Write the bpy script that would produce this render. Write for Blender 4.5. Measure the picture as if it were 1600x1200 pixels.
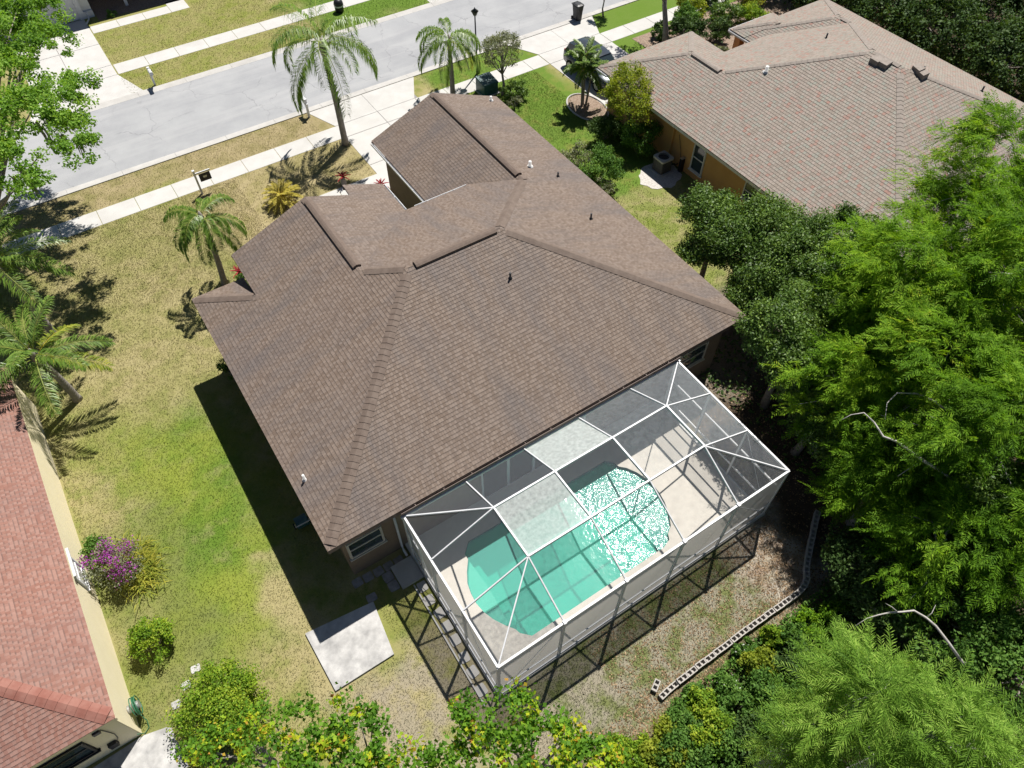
import bpy, bmesh, math, random
import numpy as np
from mathutils import Vector, Matrix

random.seed(7)
for _o in list(bpy.data.objects):
    bpy.data.objects.remove(_o, do_unlink=True)
SC = bpy.context.scene
COL = SC.collection

# ------------------------------------------------------------------ camera
CF, CP, CR, CY = 1132.63, 0.9302, 0.0032, -0.5844      # focal (px at 1600), pitch down, roll, yaw
CO = np.array([-0.3605, -11.2047, 25.4544])
def cam_axes():
    cy, sy, cp, sp = math.cos(CY), math.sin(CY), math.cos(CP), math.sin(CP)
    f = np.array([-sy*cp, cy*cp, -sp]); r = np.array([cy, sy, 0.]); u = np.cross(r, f)
    c, s = math.cos(CR), math.sin(CR)
    return c*r+s*u, -s*r+c*u, f
AX = cam_axes()
def at(u, w, z=0.0):
    """photo pixel -> point at height z"""
    d = AX[0]*(u-800)/CF - AX[1]*(w-600)/CF + AX[2]
    t = (z-CO[2])/d[2]
    return CO + t*d
cam_d = bpy.data.cameras.new('camera')
cam = bpy.data.objects.new('camera', cam_d)
COL.objects.link(cam)
cam_d.sensor_fit = 'HORIZONTAL'
cam_d.sensor_width = 36.0
cam_d.lens = CF/1600*36.0
cam_d.clip_start = 0.1
cam_d.clip_end = 3000
r_, u_, f_ = [Vector(a) for a in AX]
cam.matrix_world = Matrix(((r_.x, u_.x, -f_.x, CO[0]), (r_.y, u_.y, -f_.y, CO[1]), (r_.z, u_.z, -f_.z, CO[2]), (0, 0, 0, 1)))
SC.camera = cam

# ------------------------------------------------------------------ light
SUN = Vector((0.445, 0.315, 1.0)).normalized()
elev = math.asin(SUN.z)
world = bpy.data.worlds.new('World')
SC.world = world
world.use_nodes = True
wn = world.node_tree
wn.nodes.clear()
sky = wn.nodes.new('ShaderNodeTexSky')
sky.sky_type = 'NISHITA'
sky.sun_disc = False
sky.air_density = 0.6
sky.dust_density = 0.2
sky.ozone_density = 1.0
sky.sun_elevation = elev
sky.sun_rotation = math.atan2(SUN.x, SUN.y)
bg = wn.nodes.new('ShaderNodeBackground')
bg.inputs['Strength'].default_value = 0.05
wo = wn.nodes.new('ShaderNodeOutputWorld')
wn.links.new(sky.outputs[0], bg.inputs[0])
wn.links.new(bg.outputs[0], wo.inputs[0])
sd = bpy.data.lights.new('sun', 'SUN')
sd.energy = 5.0
sd.angle = math.radians(0.53)
sd.color = (1.0, 0.96, 0.9)
so = bpy.data.objects.new('sun', sd)
COL.objects.link(so)
so.rotation_euler = SUN.to_track_quat('Z', 'Y').to_euler()
so.location = (20, 10, 60)
SC.view_settings.view_transform = 'Standard'
SC.view_settings.look = 'None'
SC.view_settings.exposure = 0.52
SC.view_settings.gamma = 1
SC.view_settings.use_curve_mapping = False
SC.render.engine = 'CYCLES'
cy_ = SC.cycles
cy_.use_adaptive_sampling = True
cy_.adaptive_threshold = 0.02
cy_.time_limit = 1000
cy_.use_denoising = True
cy_.max_bounces = 6
cy_.diffuse_bounces = 3
cy_.glossy_bounces = 3
cy_.transmission_bounces = 4
cy_.transparent_max_bounces = 12
cy_.sample_clamp_indirect = 6
cy_.caustics_reflective = False
cy_.caustics_refractive = False

# ------------------------------------------------------------------ helpers
WL = {}
def wl(o):
    return WL.get(o.name, Vector((0, 0, 0))) if o is not None else Vector((0, 0, 0))
def link(o, parent=None, pos=(0, 0, 0)):
    COL.objects.link(o)
    p = Vector(pos)
    if parent is not None:
        o.parent = parent
        o.location = p - wl(parent)
    else:
        o.location = p
    WL[o.name] = p
    return o
def tag(o, label=None, cat=None, group=None, kind=None):
    if label: o['label'] = label
    if cat: o['category'] = cat
    if group: o['group'] = group
    if kind: o['kind'] = kind
    return o
def thing(name, label, cat, loc, group=None):
    o = bpy.data.objects.new(name, None)
    o.empty_display_size = 0.3
    link(o, None, loc)
    return tag(o, label, cat, group)
def obj(name, me, mat=None, parent=None, pos=(0, 0, 0), rot=None):
    if mat is not None and len(me.materials) == 0:
        me.materials.append(mat)
    o = bpy.data.objects.new(name, me)
    link(o, parent, pos)
    if rot is not None:
        o.rotation_euler = rot
    return o
def pymesh(name, V, F, smooth=False):
    me = bpy.data.meshes.new(name)
    me.from_pydata([tuple(v) for v in V], [], [tuple(f) for f in F])
    me.update()
    if smooth:
        for p in me.polygons: p.use_smooth = True
    return me
def npmesh(name, V, k, attr=None, smooth=False, idx=None):
    """V: (m*k,3) vertices, consecutive k per face (or idx (m,k))"""
    V = np.asarray(V, np.float32).reshape(-1, 3)
    if idx is None:
        idx = np.arange(len(V), dtype=np.int32).reshape(-1, k)
    idx = np.asarray(idx, np.int32)
    m = len(idx)
    me = bpy.data.meshes.new(name)
    me.vertices.add(len(V)); me.vertices.foreach_set('co', V.ravel())
    me.loops.add(m*k); me.loops.foreach_set('vertex_index', idx.ravel())
    me.polygons.add(m); me.polygons.foreach_set('loop_start', np.arange(0, m*k, k, dtype=np.int32))
    if smooth:
        me.polygons.foreach_set('use_smooth', np.ones(m, bool))
    if attr is not None:
        a = me.attributes.new('rnd', 'FLOAT', 'FACE')
        a.data.foreach_set('value', np.asarray(attr, np.float32))
    me.update(calc_edges=True)
    return me
class MB:
    """collects shapes for ONE mesh"""
    def __init__(s): s.V = []; s.F = []
    def add(s, V, F):
        b = len(s.V); s.V += [tuple(v) for v in V]; s.F += [tuple(i+b for i in f) for f in F]; return s
    def box(s, x0, x1, y0, y1, z0, z1):
        return s.add([(x0,y0,z0),(x1,y0,z0),(x1,y1,z0),(x0,y1,z0),(x0,y0,z1),(x1,y0,z1),(x1,y1,z1),(x0,y1,z1)],
                     [(0,3,2,1),(4,5,6,7),(0,1,5,4),(1,2,6,5),(2,3,7,6),(3,0,4,7)])
    def bar(s, p, q, w, h=None, up=(0, 0, 1)):
        h = h or w
        p, q = Vector(p), Vector(q); d = (q-p).normalized(); u = Vector(up)
        if abs(d.dot(u)) > .98: u = Vector((1, 0, 0))
        a = d.cross(u).normalized(); b = a.cross(d).normalized()
        V = []
        for c in (p, q):
            for sx, sy in ((-1,-1),(1,-1),(1,1),(-1,1)): V.append(c+a*sx*w/2+b*sy*h/2)
        return s.add(V, [(0,1,2,3),(7,6,5,4),(0,4,5,1),(1,5,6,2),(2,6,7,3),(3,7,4,0)])
    def tube(s, pts, rad, n=8, cap=True):
        pts = [Vector(p) for p in pts]
        if not hasattr(rad, '__len__'): rad = [rad]*len(pts)
        V = []
        for i, p in enumerate(pts):
            d = (pts[min(i+1, len(pts)-1)]-pts[max(i-1, 0)]).normalized()
            u = Vector((0, 0, 1)) if abs(d.z) < .9 else Vector((1, 0, 0))
            a = d.cross(u).normalized(); b = a.cross(d)
            for k in range(n):
                t = 2*math.pi*k/n
                V.append(p+(a*math.cos(t)+b*math.sin(t))*rad[i])
        F = []
        for i in range(len(pts)-1):
            for k in range(n):
                F.append((i*n+k, i*n+(k+1) % n, (i+1)*n+(k+1) % n, (i+1)*n+k))
        if cap:
            F.append(tuple(reversed(range(n)))); F.append(tuple(range((len(pts)-1)*n, len(pts)*n)))
        return s.add(V, F)
    def prism(s, poly, z0, z1):
        n = len(poly); V = [(x, y, z0) for x, y in poly]+[(x, y, z1) for x, y in poly]
        F = [tuple(reversed(range(n))), tuple(range(n, 2*n))]+[(i, (i+1) % n, n+(i+1) % n, n+i) for i in range(n)]
        return s.add(V, F)
    def lathe(s, prof, c=(0, 0, 0), n=16):
        V = []; F = []
        for r, z in prof:
            for k in range(n):
                t = 2*math.pi*k/n; V.append((c[0]+r*math.cos(t), c[1]+r*math.sin(t), c[2]+z))
        for i in range(len(prof)-1):
            for k in range(n): F.append((i*n+k, i*n+(k+1) % n, (i+1)*n+(k+1) % n, (i+1)*n+k))
        F.append(tuple(reversed(range(n)))); F.append(tuple(range((len(prof)-1)*n, len(prof)*n)))
        return s.add(V, F)
    def mesh(s, name, smooth=False): return pymesh(name, s.V, s.F, smooth)
    def obj(s, name, mat, parent=None, smooth=False, bevel=0):
        o = obj(name, s.mesh(name, smooth), mat, parent)
        if bevel:
            m = o.modifiers.new('bevel', 'BEVEL'); m.width = bevel; m.segments = 2; m.limit_method = 'ANGLE'
        return o

# ------------------------------------------------------------------ node helpers
class NN:
    def __init__(s, nt): s.nt = nt; s.L = nt.links
    def new(s, t, **k):
        n = s.nt.nodes.new('ShaderNode'+t)
        for a, v in k.items(): setattr(n, a, v)
        return n
    def put(s, sock, v):
        if isinstance(v, bpy.types.NodeSocket): s.L.new(v, sock)
        elif v is not None:
            if sock.type == 'RGBA' and len(v) == 3: v = (*v, 1)
            sock.default_value = v
    def pos(s): return s.new('NewGeometry').outputs['Position']
    def attr(s, name): return s.new('Attribute', attribute_name=name).outputs['Fac']
    def uv(s): return s.new('UVMap').outputs[0]
    def objrnd(s): return s.new('ObjectInfo').outputs['Random']
    def noise(s, vec=None, scale=1, detail=3, rough=.55, dist=0):
        n = s.new('TexNoise'); s.put(n.inputs['Vector'], vec); n.inputs['Scale'].default_value = scale
        n.inputs['Detail'].default_value = detail; n.inputs['Roughness'].default_value = rough; n.inputs['Distortion'].default_value = dist
        return n.outputs['Fac']
    def noisec(s, vec=None, scale=1, detail=2):
        n = s.new('TexNoise'); s.put(n.inputs['Vector'], vec); n.inputs['Scale'].default_value = scale; n.inputs['Detail'].default_value = detail
        return n.outputs['Color']
    def voro(s, vec, scale, feature='F1', out='Distance'):
        n = s.new('TexVoronoi', feature=feature); s.put(n.inputs['Vector'], vec); n.inputs['Scale'].default_value = scale
        return n.outputs[out]
    def m(s, op, a, b=0.0, c=0.0):
        n = s.new('Math', operation=op); s.put(n.inputs[0], a); s.put(n.inputs[1], b)
        if len(n.inputs) > 2: s.put(n.inputs[2], c)
        return n.outputs[0]
    def vm(s, op, a, b=None, sc=None):
        n = s.new('VectorMath', operation=op); s.put(n.inputs[0], a)
        if b is not None: s.put(n.inputs[1], b)
        if sc is not None: s.put(n.inputs['Scale'], sc)
        return n.outputs[0]
    def rng(s, v, a, b, c=0.0, d=1.0, smooth=False):
        n = s.new('MapRange'); n.clamp = True
        if smooth: n.interpolation_type = 'SMOOTHSTEP'
        s.put(n.inputs[0], v)
        for i, x in enumerate((a, b, c, d)): s.put(n.inputs[i+1], x)
        return n.outputs[0]
    def mix(s, f, a, b, mode='MIX'):
        n = s.new('Mix', data_type='RGBA', blend_type=mode); s.put(n.inputs[0], f); s.put(n.inputs[6], a); s.put(n.inputs[7], b)
        return n.outputs[2]
    def ramp(s, f, stops, const=False):
        n = s.new('ValToRGB'); s.put(n.inputs[0], f); cr = n.color_ramp
        if const: cr.interpolation = 'CONSTANT'
        while len(cr.elements) < len(stops): cr.elements.new(.5)
        for e, (p, c) in zip(cr.elements, stops): e.position = p; e.color = (*c, 1)
        return n.outputs[0]
    def sep(s, v):
        n = s.new('SeparateXYZ'); s.put(n.inputs[0], v); return n.outputs
    def comb(s, x, y, z=0.0):
        n = s.new('CombineXYZ'); s.put(n.inputs[0], x); s.put(n.inputs[1], y); s.put(n.inputs[2], z); return n.outputs[0]
    def white(s, v):
        n = s.new('TexWhiteNoise', noise_dimensions='3D'); s.put(n.inputs['Vector'], v); return n.outputs['Value']
    def bump(s, h, strength=.4, dist=.02, normal=None):
        n = s.new('Bump'); s.put(n.inputs['Height'], h); n.inputs['Strength'].default_value = strength; n.inputs['Distance'].default_value = dist
        if normal: s.put(n.inputs['Normal'], normal)
        return n.outputs[0]
def material(name, color=(.5, .5, .5), rough=.7, spec=.3, metal=0.0):
    m = bpy.data.materials.new(name); m.use_nodes = True
    b = m.node_tree.nodes['Principled BSDF']
    b.inputs['Base Color'].default_value = (*color, 1); b.inputs['Roughness'].default_value = rough
    b.inputs['Specular IOR Level'].default_value = spec; b.inputs['Metallic'].default_value = metal
    return m, NN(m.node_tree), b
def mottled(name, c1, c2, scale=3, rough=.8, bump=.15, bscale=40, spec=.2, metal=0.0, c3=None):
    m, n, b = material(name, c1, rough, spec, metal)
    p = n.pos()
    f = n.rng(n.noise(p, scale, 5, .6), .35, .65)
    c = n.mix(f, c1, c2)
    if c3: c = n.mix(n.rng(n.noise(p, scale*.23, 4, .6), .52, .72), c, c3)
    fine = n.noise(p, bscale, 3, .6)
    c = n.mix(n.rng(fine, .3, .7, .35, 0), c, (c1[0]*.6, c1[1]*.6, c1[2]*.6))
    n.put(b.inputs['Base Color'], c)
    n.put(b.inputs['Normal'], n.bump(fine, bump, .01))
    return m

def shingles(name, stops, e=.143, w=.13, blotamt=.5, regular=False, streak=0.35, dash_shade=.6, gapd=.3, lit=.13):
    """tabs in courses; uv in metres (u along the eave, v up the slope)"""
    m, n, b = material(name, (.3, .25, .22), .72, .3)
    x, y, _ = n.sep(n.uv())
    row = n.m('FLOOR', n.m('DIVIDE', y, e))
    def tabs(r):
        if regular: off = n.m('MULTIPLY', n.m('MODULO', r, 2.0), w*.5)
        else: off = n.m('MULTIPLY', n.white(n.comb(r, 3.3)), w*9)
        uu = n.m('DIVIDE', n.m('ADD', x, off), w)
        c = n.m('FLOOR', uu)
        rn = n.white(n.comb(r, c, 1.7))
        if regular: up = rn
        else: up = n.m('GREATER_THAN', n.m('ADD', n.m('MULTIPLY', n.m('MODULO', n.m('ABSOLUTE', c), 2.0), .55), n.m('MULTIPLY', rn, .75)), .62)
        return n.m('SUBTRACT', uu, c), rn, up
    fr, rnd, up = tabs(row)
    _, rnd1, up1 = tabs(n.m('ADD', row, 1.0))
    c = n.ramp(rnd, stops)
    if not regular: c = n.mix(n.m('MULTIPLY', up, lit), c, (.55, .47, .42))
    gap = n.m('MULTIPLY', n.rng(fr, 0, .14, 1, 0), gapd)
    c = n.mix(gap, c, (.05, .042, .04))
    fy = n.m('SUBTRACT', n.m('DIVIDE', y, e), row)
    edge = n.m('MULTIPLY', n.rng(fy, .62, .8, 0, 1), n.m('ADD', n.m('MULTIPLY', up1, dash_shade), .12))  # butt shade of the raised tabs above, painted dark into the course top
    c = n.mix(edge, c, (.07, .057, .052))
    p = n.pos()
    big = n.rng(n.noise(p, .55, 5, .65), .42, .68)
    c = n.mix(n.m('MULTIPLY', big, blotamt), c, n.mix(.5, c, (.13, .115, .115)))
    st = n.rng(n.noise(n.comb(n.m('MULTIPLY', x, 1.1), n.m('MULTIPLY', y, .22), .5), 1.0, 4, .6), .46, .72)
    c = n.mix(n.m('MULTIPLY', st, streak), c, n.mix(.6, c, (.1, .095, .1)))
    g = n.noise(p, 160, 2, .5)
    c = n.mix(n.rng(g, .3, .7, .3, 0), c, (.5, .45, .42), 'MULTIPLY')
    n.put(b.inputs['Base Color'], c)
    h = n.m('ADD', n.m('MULTIPLY', up, 1.0), n.m('MULTIPLY', g, .4))
    h = n.m('SUBTRACT', h, n.m('MULTIPLY', gap, 2.0))
    n.put(b.inputs['Normal'], n.bump(h, .7, .009))
    return m

# ------------------------------------------------------------------ materials
M = {}
M['roof_main'] = shingles('brown_shingle', [(0, (.150, .109, .082)), (.5, (.175, .130, .100)), (1, (.20, .152, .119))], w=.1, streak=.85, blotamt=.4, dash_shade=.28, lit=.07)
M['roof_right'] = shingles('blend_shingle', [(0, (.245, .205, .168)), (.3, (.28, .236, .197)), (.55, (.305, .26, .218)), (.7, (.25, .252, .212)), (.82, (.315, .263, .226)), (.93, (.30, .213, .175)), (1, (.30, .17, .133))], e=.17, w=.165, regular=True, blotamt=.12, streak=.12, dash_shade=.12, gapd=.6)
M['roof_left'] = shingles('red_shingle', [(0, (.25, .115, .083)), (.5, (.28, .135, .10)), (1, (.31, .158, .12))], e=.13, w=.1, blotamt=.3, streak=.3, dash_shade=.35, gapd=.08, lit=.08)
M['roof_far'] = M['roof_main']
M['cap_main'] = mottled('brown_cap', (.135, .10, .08), (.185, .142, .115), 3.5, .75, .3, 120, .3)
M['cap_right'] = mottled('tan_cap', (.24, .205, .175), (.32, .275, .24), 6, .75, .3, 120, .3)
M['cap_left'] = mottled('red_cap', (.255, .105, .08), (.33, .165, .13), 2.2, .9, .3, 120)
M['vent'] = mottled('ridge_vent', (.14, .105, .085), (.18, .138, .112), 8, .8, .3, 130)
M['stucco_main'] = mottled('brown_stucco', (.20, .15, .11), (.23, .175, .13), 3, .9, .3, 60)
M['stucco_right'] = mottled('orange_stucco', (.58, .33, .13), (.63, .37, .155), 2, .9, .3, 60)
M['stucco_left'] = mottled('cream_stucco', (.86, .76, .52), (.89, .79, .56), 2, .9, .2, 60)
M['stucco_white'] = mottled('pale_stucco', (.62, .62, .60), (.70, .70, .68), 2, .9, .25, 60)
M['fascia'] = mottled('fascia', (.14, .105, .09), (.18, .14, .12), 4, .6, .05, 30)
M['white'] = mottled('white_aluminium', (.70, .70, .71), (.60, .61, .625), 7, .45, .05, 40, .4)
M['white_dull'] = mottled('white_paint', (.74, .73, .71), (.62, .61, .59), 5, .6, .05, 40)
M['concrete'] = mottled('concrete', (.50, .485, .46), (.43, .415, .39), 1.6, .9, .25, 70, c3=(.38, .365, .34))
M['conc_pale'] = mottled('pale_concrete', (.545, .535, .51), (.49, .475, .45), 1.2, .9, .2, 60, c3=(.45, .435, .41))
M['conc_old'] = mottled('weathered_concrete', (.52, .51, .49), (.27, .265, .26), 2.0, .9, .3, 40, c3=(.60, .585, .56))
M['deck'] = mottled('deck_concrete', (.67, .63, .56), (.61, .57, .505), 2.2, .85, .2, 90, c3=(.54, .505, .45))
M['paver'] = mottled('grey_paver', (.33, .31, .30), (.22, .21, .20), 5, .9, .3, 60)
M['block'] = mottled('concrete_block', (.46, .43, .40), (.36, .34, .31), 8, .95, .5, 90)
M['asphalt'] = mottled('worn_asphalt', (.335, .34, .35), (.305, .31, .32), .5, .9, .3, 120, c3=(.40, .40, .405))
def road_mat():
    m, n, b = material('street_asphalt', (.33, .335, .345), .9, .2)
    p = n.pos(); x, y, z = n.sep(p)
    c = n.mix(n.rng(n.noise(p, .35, 5, .65), .38, .62), (.30, .305, .315), (.36, .365, .37))
    lane = n.noise(n.comb(n.m('MULTIPLY', x, .06), n.m('MULTIPLY', y, 1.1), 0.), 1.0, 4, .6)
    c = n.mix(n.rng(lane, .5, .66, 0, .55), c, (.41, .41, .41))
    c = n.mix(n.rng(lane, .30, .42, .35, 0), c, (.25, .255, .265))
    q = n.vm('ADD', p, n.vm('SCALE', n.vm('SUBTRACT', n.noisec(p, 1.3, 3), (.5, .5, .5)), sc=.9))
    cr = n.voro(q, .33, 'DISTANCE_TO_EDGE')
    c = n.mix(n.m('MULTIPLY', n.rng(cr, .0, .012, 1, 0), n.rng(n.noise(p, .25, 2), .42, .6, 0, .6)), c, (.16, .16, .165))
    c = n.mix(n.rng(n.noise(p, .9, 3, .5), .68, .78, 0, .5), c, (.2, .2, .205))
    f = n.noise(p, 90, 3, .6)
    c = n.mix(n.rng(f, .3, .7, .3, 0), c, (.2, .2, .21))
    n.put(b.inputs['Base Color'], c); n.put(b.inputs['Normal'], n.bump(f, .3, .01))
    return m
M['asphalt'] = road_mat()
M['glass'], _n, _b = material('window_glass', (.03, .045, .05), .06, .7)
M['dark'], _n, _b = material('dark_plastic', (.018, .018, .02), .45, .4)
M['black_metal'], _n, _b = material('black_metal', (.02, .02, .022), .4, .5)
M['green_box'] = mottled('green_enamel', (.02, .075, .075), (.05, .13, .14), 6, .4, .1, 30, .5)
M['hose'] = mottled('green_hose', (.02, .12, .06), (.05, .2, .1), 20, .45, .2, 60, .5)
M['metal'] = mottled('galvanised', (.42, .43, .42), (.52, .52, .5), 8, .45, .05, 40, .5, .6)
M['beige_metal'] = mottled('beige_metal', (.50, .48, .43), (.42, .40, .36), 8, .5, .1, 40, .4)
M['fins'] = mottled('condenser_fins', (.06, .06, .06), (.11, .11, .1), 30, .6, .2, 60)
M['gravel'] = mottled('white_gravel', (.62, .59, .55), (.36, .33, .30), 14, .95, .8, 35)
M['mulch'] = mottled('mulch', (.20, .14, .10), (.36, .28, .22), 10, .95, .8, 30)
M['bark'] = mottled('grey_bark', (.20, .175, .15), (.33, .30, .27), 6, .95, .7, 30)
M['bark_pale'] = mottled('pale_bark', (.52, .50, .46), (.34, .32, .29), 5, .9, .5, 30)
M['palm_bark'] = mottled('palm_bark', (.34, .31, .28), (.24, .215, .19), 7, .95, .6, 25)
M['moss'] = mottled('spanish_moss', (.26, .27, .23), (.16, .17, .14), 12, .95, .5, 40)
M['suv'], _n, _b = material('grey_car_paint', (.075, .085, .095), .22, .6, .5)
M['rubber'], _n, _b = material('tyre_rubber', (.015, .015, .015), .85, .2)
M['terracotta'] = mottled('orange_column', (.55, .27, .13), (.62, .32, .17), 3, .9, .2, 50)

def leafmat(name, stops, transl=.35, rough=.6, spec=.18):
    m, n, b = material(name, (.1, .2, .05), rough, spec)
    a = n.attr('rnd')
    c = n.ramp(a, stops)
    n.put(b.inputs['Base Color'], c)
    t = n.new('BsdfTranslucent')
    n.put(t.inputs['Color'], n.mix(1.0, c, (1.25, 1.2, .55), 'MULTIPLY'))
    mx = n.new('MixShader'); mx.inputs[0].default_value = transl
    out = [x for x in m.node_tree.nodes if x.type == 'OUTPUT_MATERIAL'][0]
    n.L.new(b.outputs[0], mx.inputs[1]); n.L.new(t.outputs[0], mx.inputs[2]); n.L.new(mx.outputs[0], out.inputs[0])
    return m
LM = {}
LM['broad'] = leafmat('broad_leaf', [(0, (.05, .12, .02)), (.5, (.10, .21, .035)), (1, (.19, .32, .06))])
LM['dark'] = leafmat('dark_leaf', [(0, (.035, .08, .014)), (.5, (.095, .175, .028)), (1, (.24, .36, .065))], .3, .5, .35)
LM['oak'] = leafmat('oak_leaf', [(0, (.03, .06, .016)), (.6, (.06, .115, .026)), (1, (.12, .18, .045))], .25)
LM['gum'] = leafmat('gum_leaf', [(0, (.09, .19, .03)), (.5, (.19, .36, .045)), (1, (.34, .50, .09))], .45)
LM['cypress'] = leafmat('cypress_leaf', [(0, (.045, .115, .008)), (.35, (.115, .245, .014)), (.7, (.215, .375, .024)), (.9, (.32, .45, .035)), (1, (.48, .49, .05))], .42, .6, .1)
LM['cypress_blue'] = leafmat('soft_cypress_leaf', [(0, (.055, .125, .015)), (.5, (.18, .33, .04)), (1, (.40, .55, .11))], .4, .6, .1)
LM['maple'] = leafmat('maple_leaf', [(0, (.06, .16, .018)), (.45, (.15, .31, .028)), (.7, (.30, .46, .03)), (.9, (.55, .58, .03)), (.96, (.56, .40, .05)), (1, (.46, .16, .06))], .45)
LM['lime'] = leafmat('lime_leaf', [(0, (.06, .14, .012)), (.45, (.18, .31, .022)), (1, (.44, .50, .05))], .35)
LM['yellow'] = leafmat('yellow_leaf', [(0, (.16, .22, .03)), (.5, (.32, .35, .05)), (1, (.52, .48, .08))], .4)
LM['flower'] = leafmat('purple_bract', [(0, (.22, .03, .24)), (1, (.56, .10, .58))], .4)
LM['white_flower'] = leafmat('white_petal', [(0, (.6, .62, .55)), (1, (.8, .8, .75))], .3)
LM['grey'] = leafmat('grey_leaf', [(0, (.12, .14, .085)), (.5, (.21, .235, .13)), (1, (.36, .36, .22))], .3)
LM['yellowgreen'] = leafmat('yellowgreen_leaf', [(0, (.11, .16, .02)), (.5, (.26, .33, .03)), (1, (.42, .45, .06))], .45)
LM['palm'] = leafmat('palm_leaf', [(0, (.075, .145, .02)), (.5, (.16, .27, .04)), (.85, (.30, .40, .08)), (1, (.46, .46, .16))], .4, .4, .5)
LM['palm_dry'] = leafmat('yellowing_palm_leaf', [(0, (.10, .17, .02)), (.5, (.28, .34, .04)), (.85, (.50, .46, .06)), (1, (.55, .46, .12))], .4, .4, .5)
LM['cycad'] = leafmat('cycad_leaf', [(0, (.26, .24, .03)), (.5, (.52, .44, .08)), (1, (.70, .58, .18))], .3)
LM['red'] = leafmat('red_leaf', [(0, (.28, .02, .04)), (1, (.62, .09, .10))], .4)
LM['litter'] = leafmat('leaf_litter', [(0, (.10, .06, .03)), (.5, (.24, .15, .08)), (1, (.42, .30, .18))], .1)

# ground: lawn with dry, green, bare and litter areas
def lawn_color(n, p):
    q = n.vm('ADD', p, n.vm('SCALE', n.vm('SUBTRACT', n.noisec(p, .55, 4), (.5, .5, .5)), sc=3.2))
    x, y, z = n.sep(q)
    def box(x0, x1, y0, y1, s=.7):
        a = n.m('MULTIPLY', n.rng(x, x0-s, x0+s, 0, 1, True), n.rng(x, x1-s, x1+s, 1, 0, True))
        b = n.m('MULTIPLY', n.rng(y, y0-s, y0+s, 0, 1, True), n.rng(y, y1-s, y1+s, 1, 0, True))
        return n.m('MULTIPLY', a, b)
    mid = n.noise(p, 1.1, 5, .65)
    big = n.noise(p, .3, 4, .6)
    fine = n.noise(p, 15, 5, .75)
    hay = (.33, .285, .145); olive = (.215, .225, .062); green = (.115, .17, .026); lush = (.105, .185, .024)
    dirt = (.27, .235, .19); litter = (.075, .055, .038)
    dry = n.mix(n.rng(mid, .38, .62), hay, (.28, .25, .10))
    c = n.mix(n.rng(big, .42, .62), dry, olive)
    c = n.mix(n.m('MULTIPLY', n.rng(mid, .50, .64), .5), c, green)
    c = n.mix(n.m('MULTIPLY', box(-6, 3, 11.5, 25, 1.4), .55), c, n.mix(n.rng(mid, .4, .6), hay, (.285, .25, .115)))
    # side yard: greener towards the back
    gy = n.m('MULTIPLY', box(-5.2, -.7, .5, 11.0, 1.8), n.rng(mid, .25, .48, .35, 1))
    c = n.mix(n.m('MULTIPLY', gy, .95), c, n.mix(n.rng(big, .4, .6), (.10, .18, .02), (.21, .25, .04)))
    c = n.mix(n.m('MULTIPLY', box(-8, -4.2, -3.0, 7.5, .9), n.rng(mid, .30, .56, .85, .25)), c, (.12, .155, .035))
    c = n.mix(n.m('MULTIPLY', box(-2.6, -1.1, -3.0, 3.2, .35), n.rng(big, .38, .55, .2, .8)), c, (.36, .30, .165))
    # front lawn and verges, dry
    c = n.mix(n.m('MULTIPLY', box(2.5, 13, 18.5, 29, .5), .8), c, n.mix(n.rng(mid, .4, .65), (.36, .295, .165), (.27, .225, .105)))
    c = n.mix(n.m('MULTIPLY', box(-12, 12.5, 26.2, 29, .5), .75), c, n.mix(n.rng(mid, .4, .62), (.31, .25, .14), (.22, .185, .085)))
    # watered lawns
    c = n.mix(n.m('MULTIPLY', box(18.6, 26.4, 12, 29, .6), .92), c, n.mix(n.rng(mid, .5, .68), lush, (.19, .21, .05)))
    c = n.mix(n.m('MULTIPLY', box(18.6, 26.6, -1, 12, .8), .7), c, n.mix(n.rng(mid, .45, .6), (.14, .19, .03), (.30, .27, .13)))
    c = n.mix(n.m('MULTIPLY', box(31, 60, 20, 29, .4), .9), c, lush)
    c = n.mix(n.m('MULTIPLY', box(1, 14, 36, 60, .5), .55), c, n.mix(n.rng(mid, .42, .6), (.19, .22, .04), (.31, .265, .12)))
    c = n.mix(n.m('MULTIPLY', box(16, 40, 36, 46, 1.5), .95), c, lush)
    # behind the screen room: thin grass on sandy soil
    rear = n.m('MULTIPLY', box(2.8, 15.5, -9.3, -5.5, .35), .9)
    c = n.mix(rear, c, n.mix(n.rng(n.noise(p, 1.3, 5, .7), .42, .58), (.27, .24, .19), (.135, .155, .058)))
    c = n.mix(n.m('MULTIPLY', box(12.6, 16, -8.8, -4, .5), .8), c, n.mix(n.rng(mid, .42, .6), (.44, .385, .33), (.28, .20, .15)))
    c = n.mix(n.m('MULTIPLY', box(-2.0, 4.0, -9, -2.9, .6), n.m('MULTIPLY', .85, n.rng(mid, .36, .54))), c, (.31, .265, .20))
    # forest floor
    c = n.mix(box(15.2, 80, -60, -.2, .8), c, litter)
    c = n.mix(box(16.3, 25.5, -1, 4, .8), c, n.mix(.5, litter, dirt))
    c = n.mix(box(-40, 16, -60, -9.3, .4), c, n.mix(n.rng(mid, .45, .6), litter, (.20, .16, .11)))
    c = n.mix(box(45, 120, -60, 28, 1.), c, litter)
    c = n.mix(n.rng(fine, .36, .56, .28, 0), c, n.mix(1.0, c, (.42, .46, .38), 'MULTIPLY'))
    c = n.mix(n.rng(fine, .56, .75, 0, .2), c, n.mix(1.0, c, (1.5, 1.42, 1.3), 'MULTIPLY'))
    return c, fine
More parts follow.
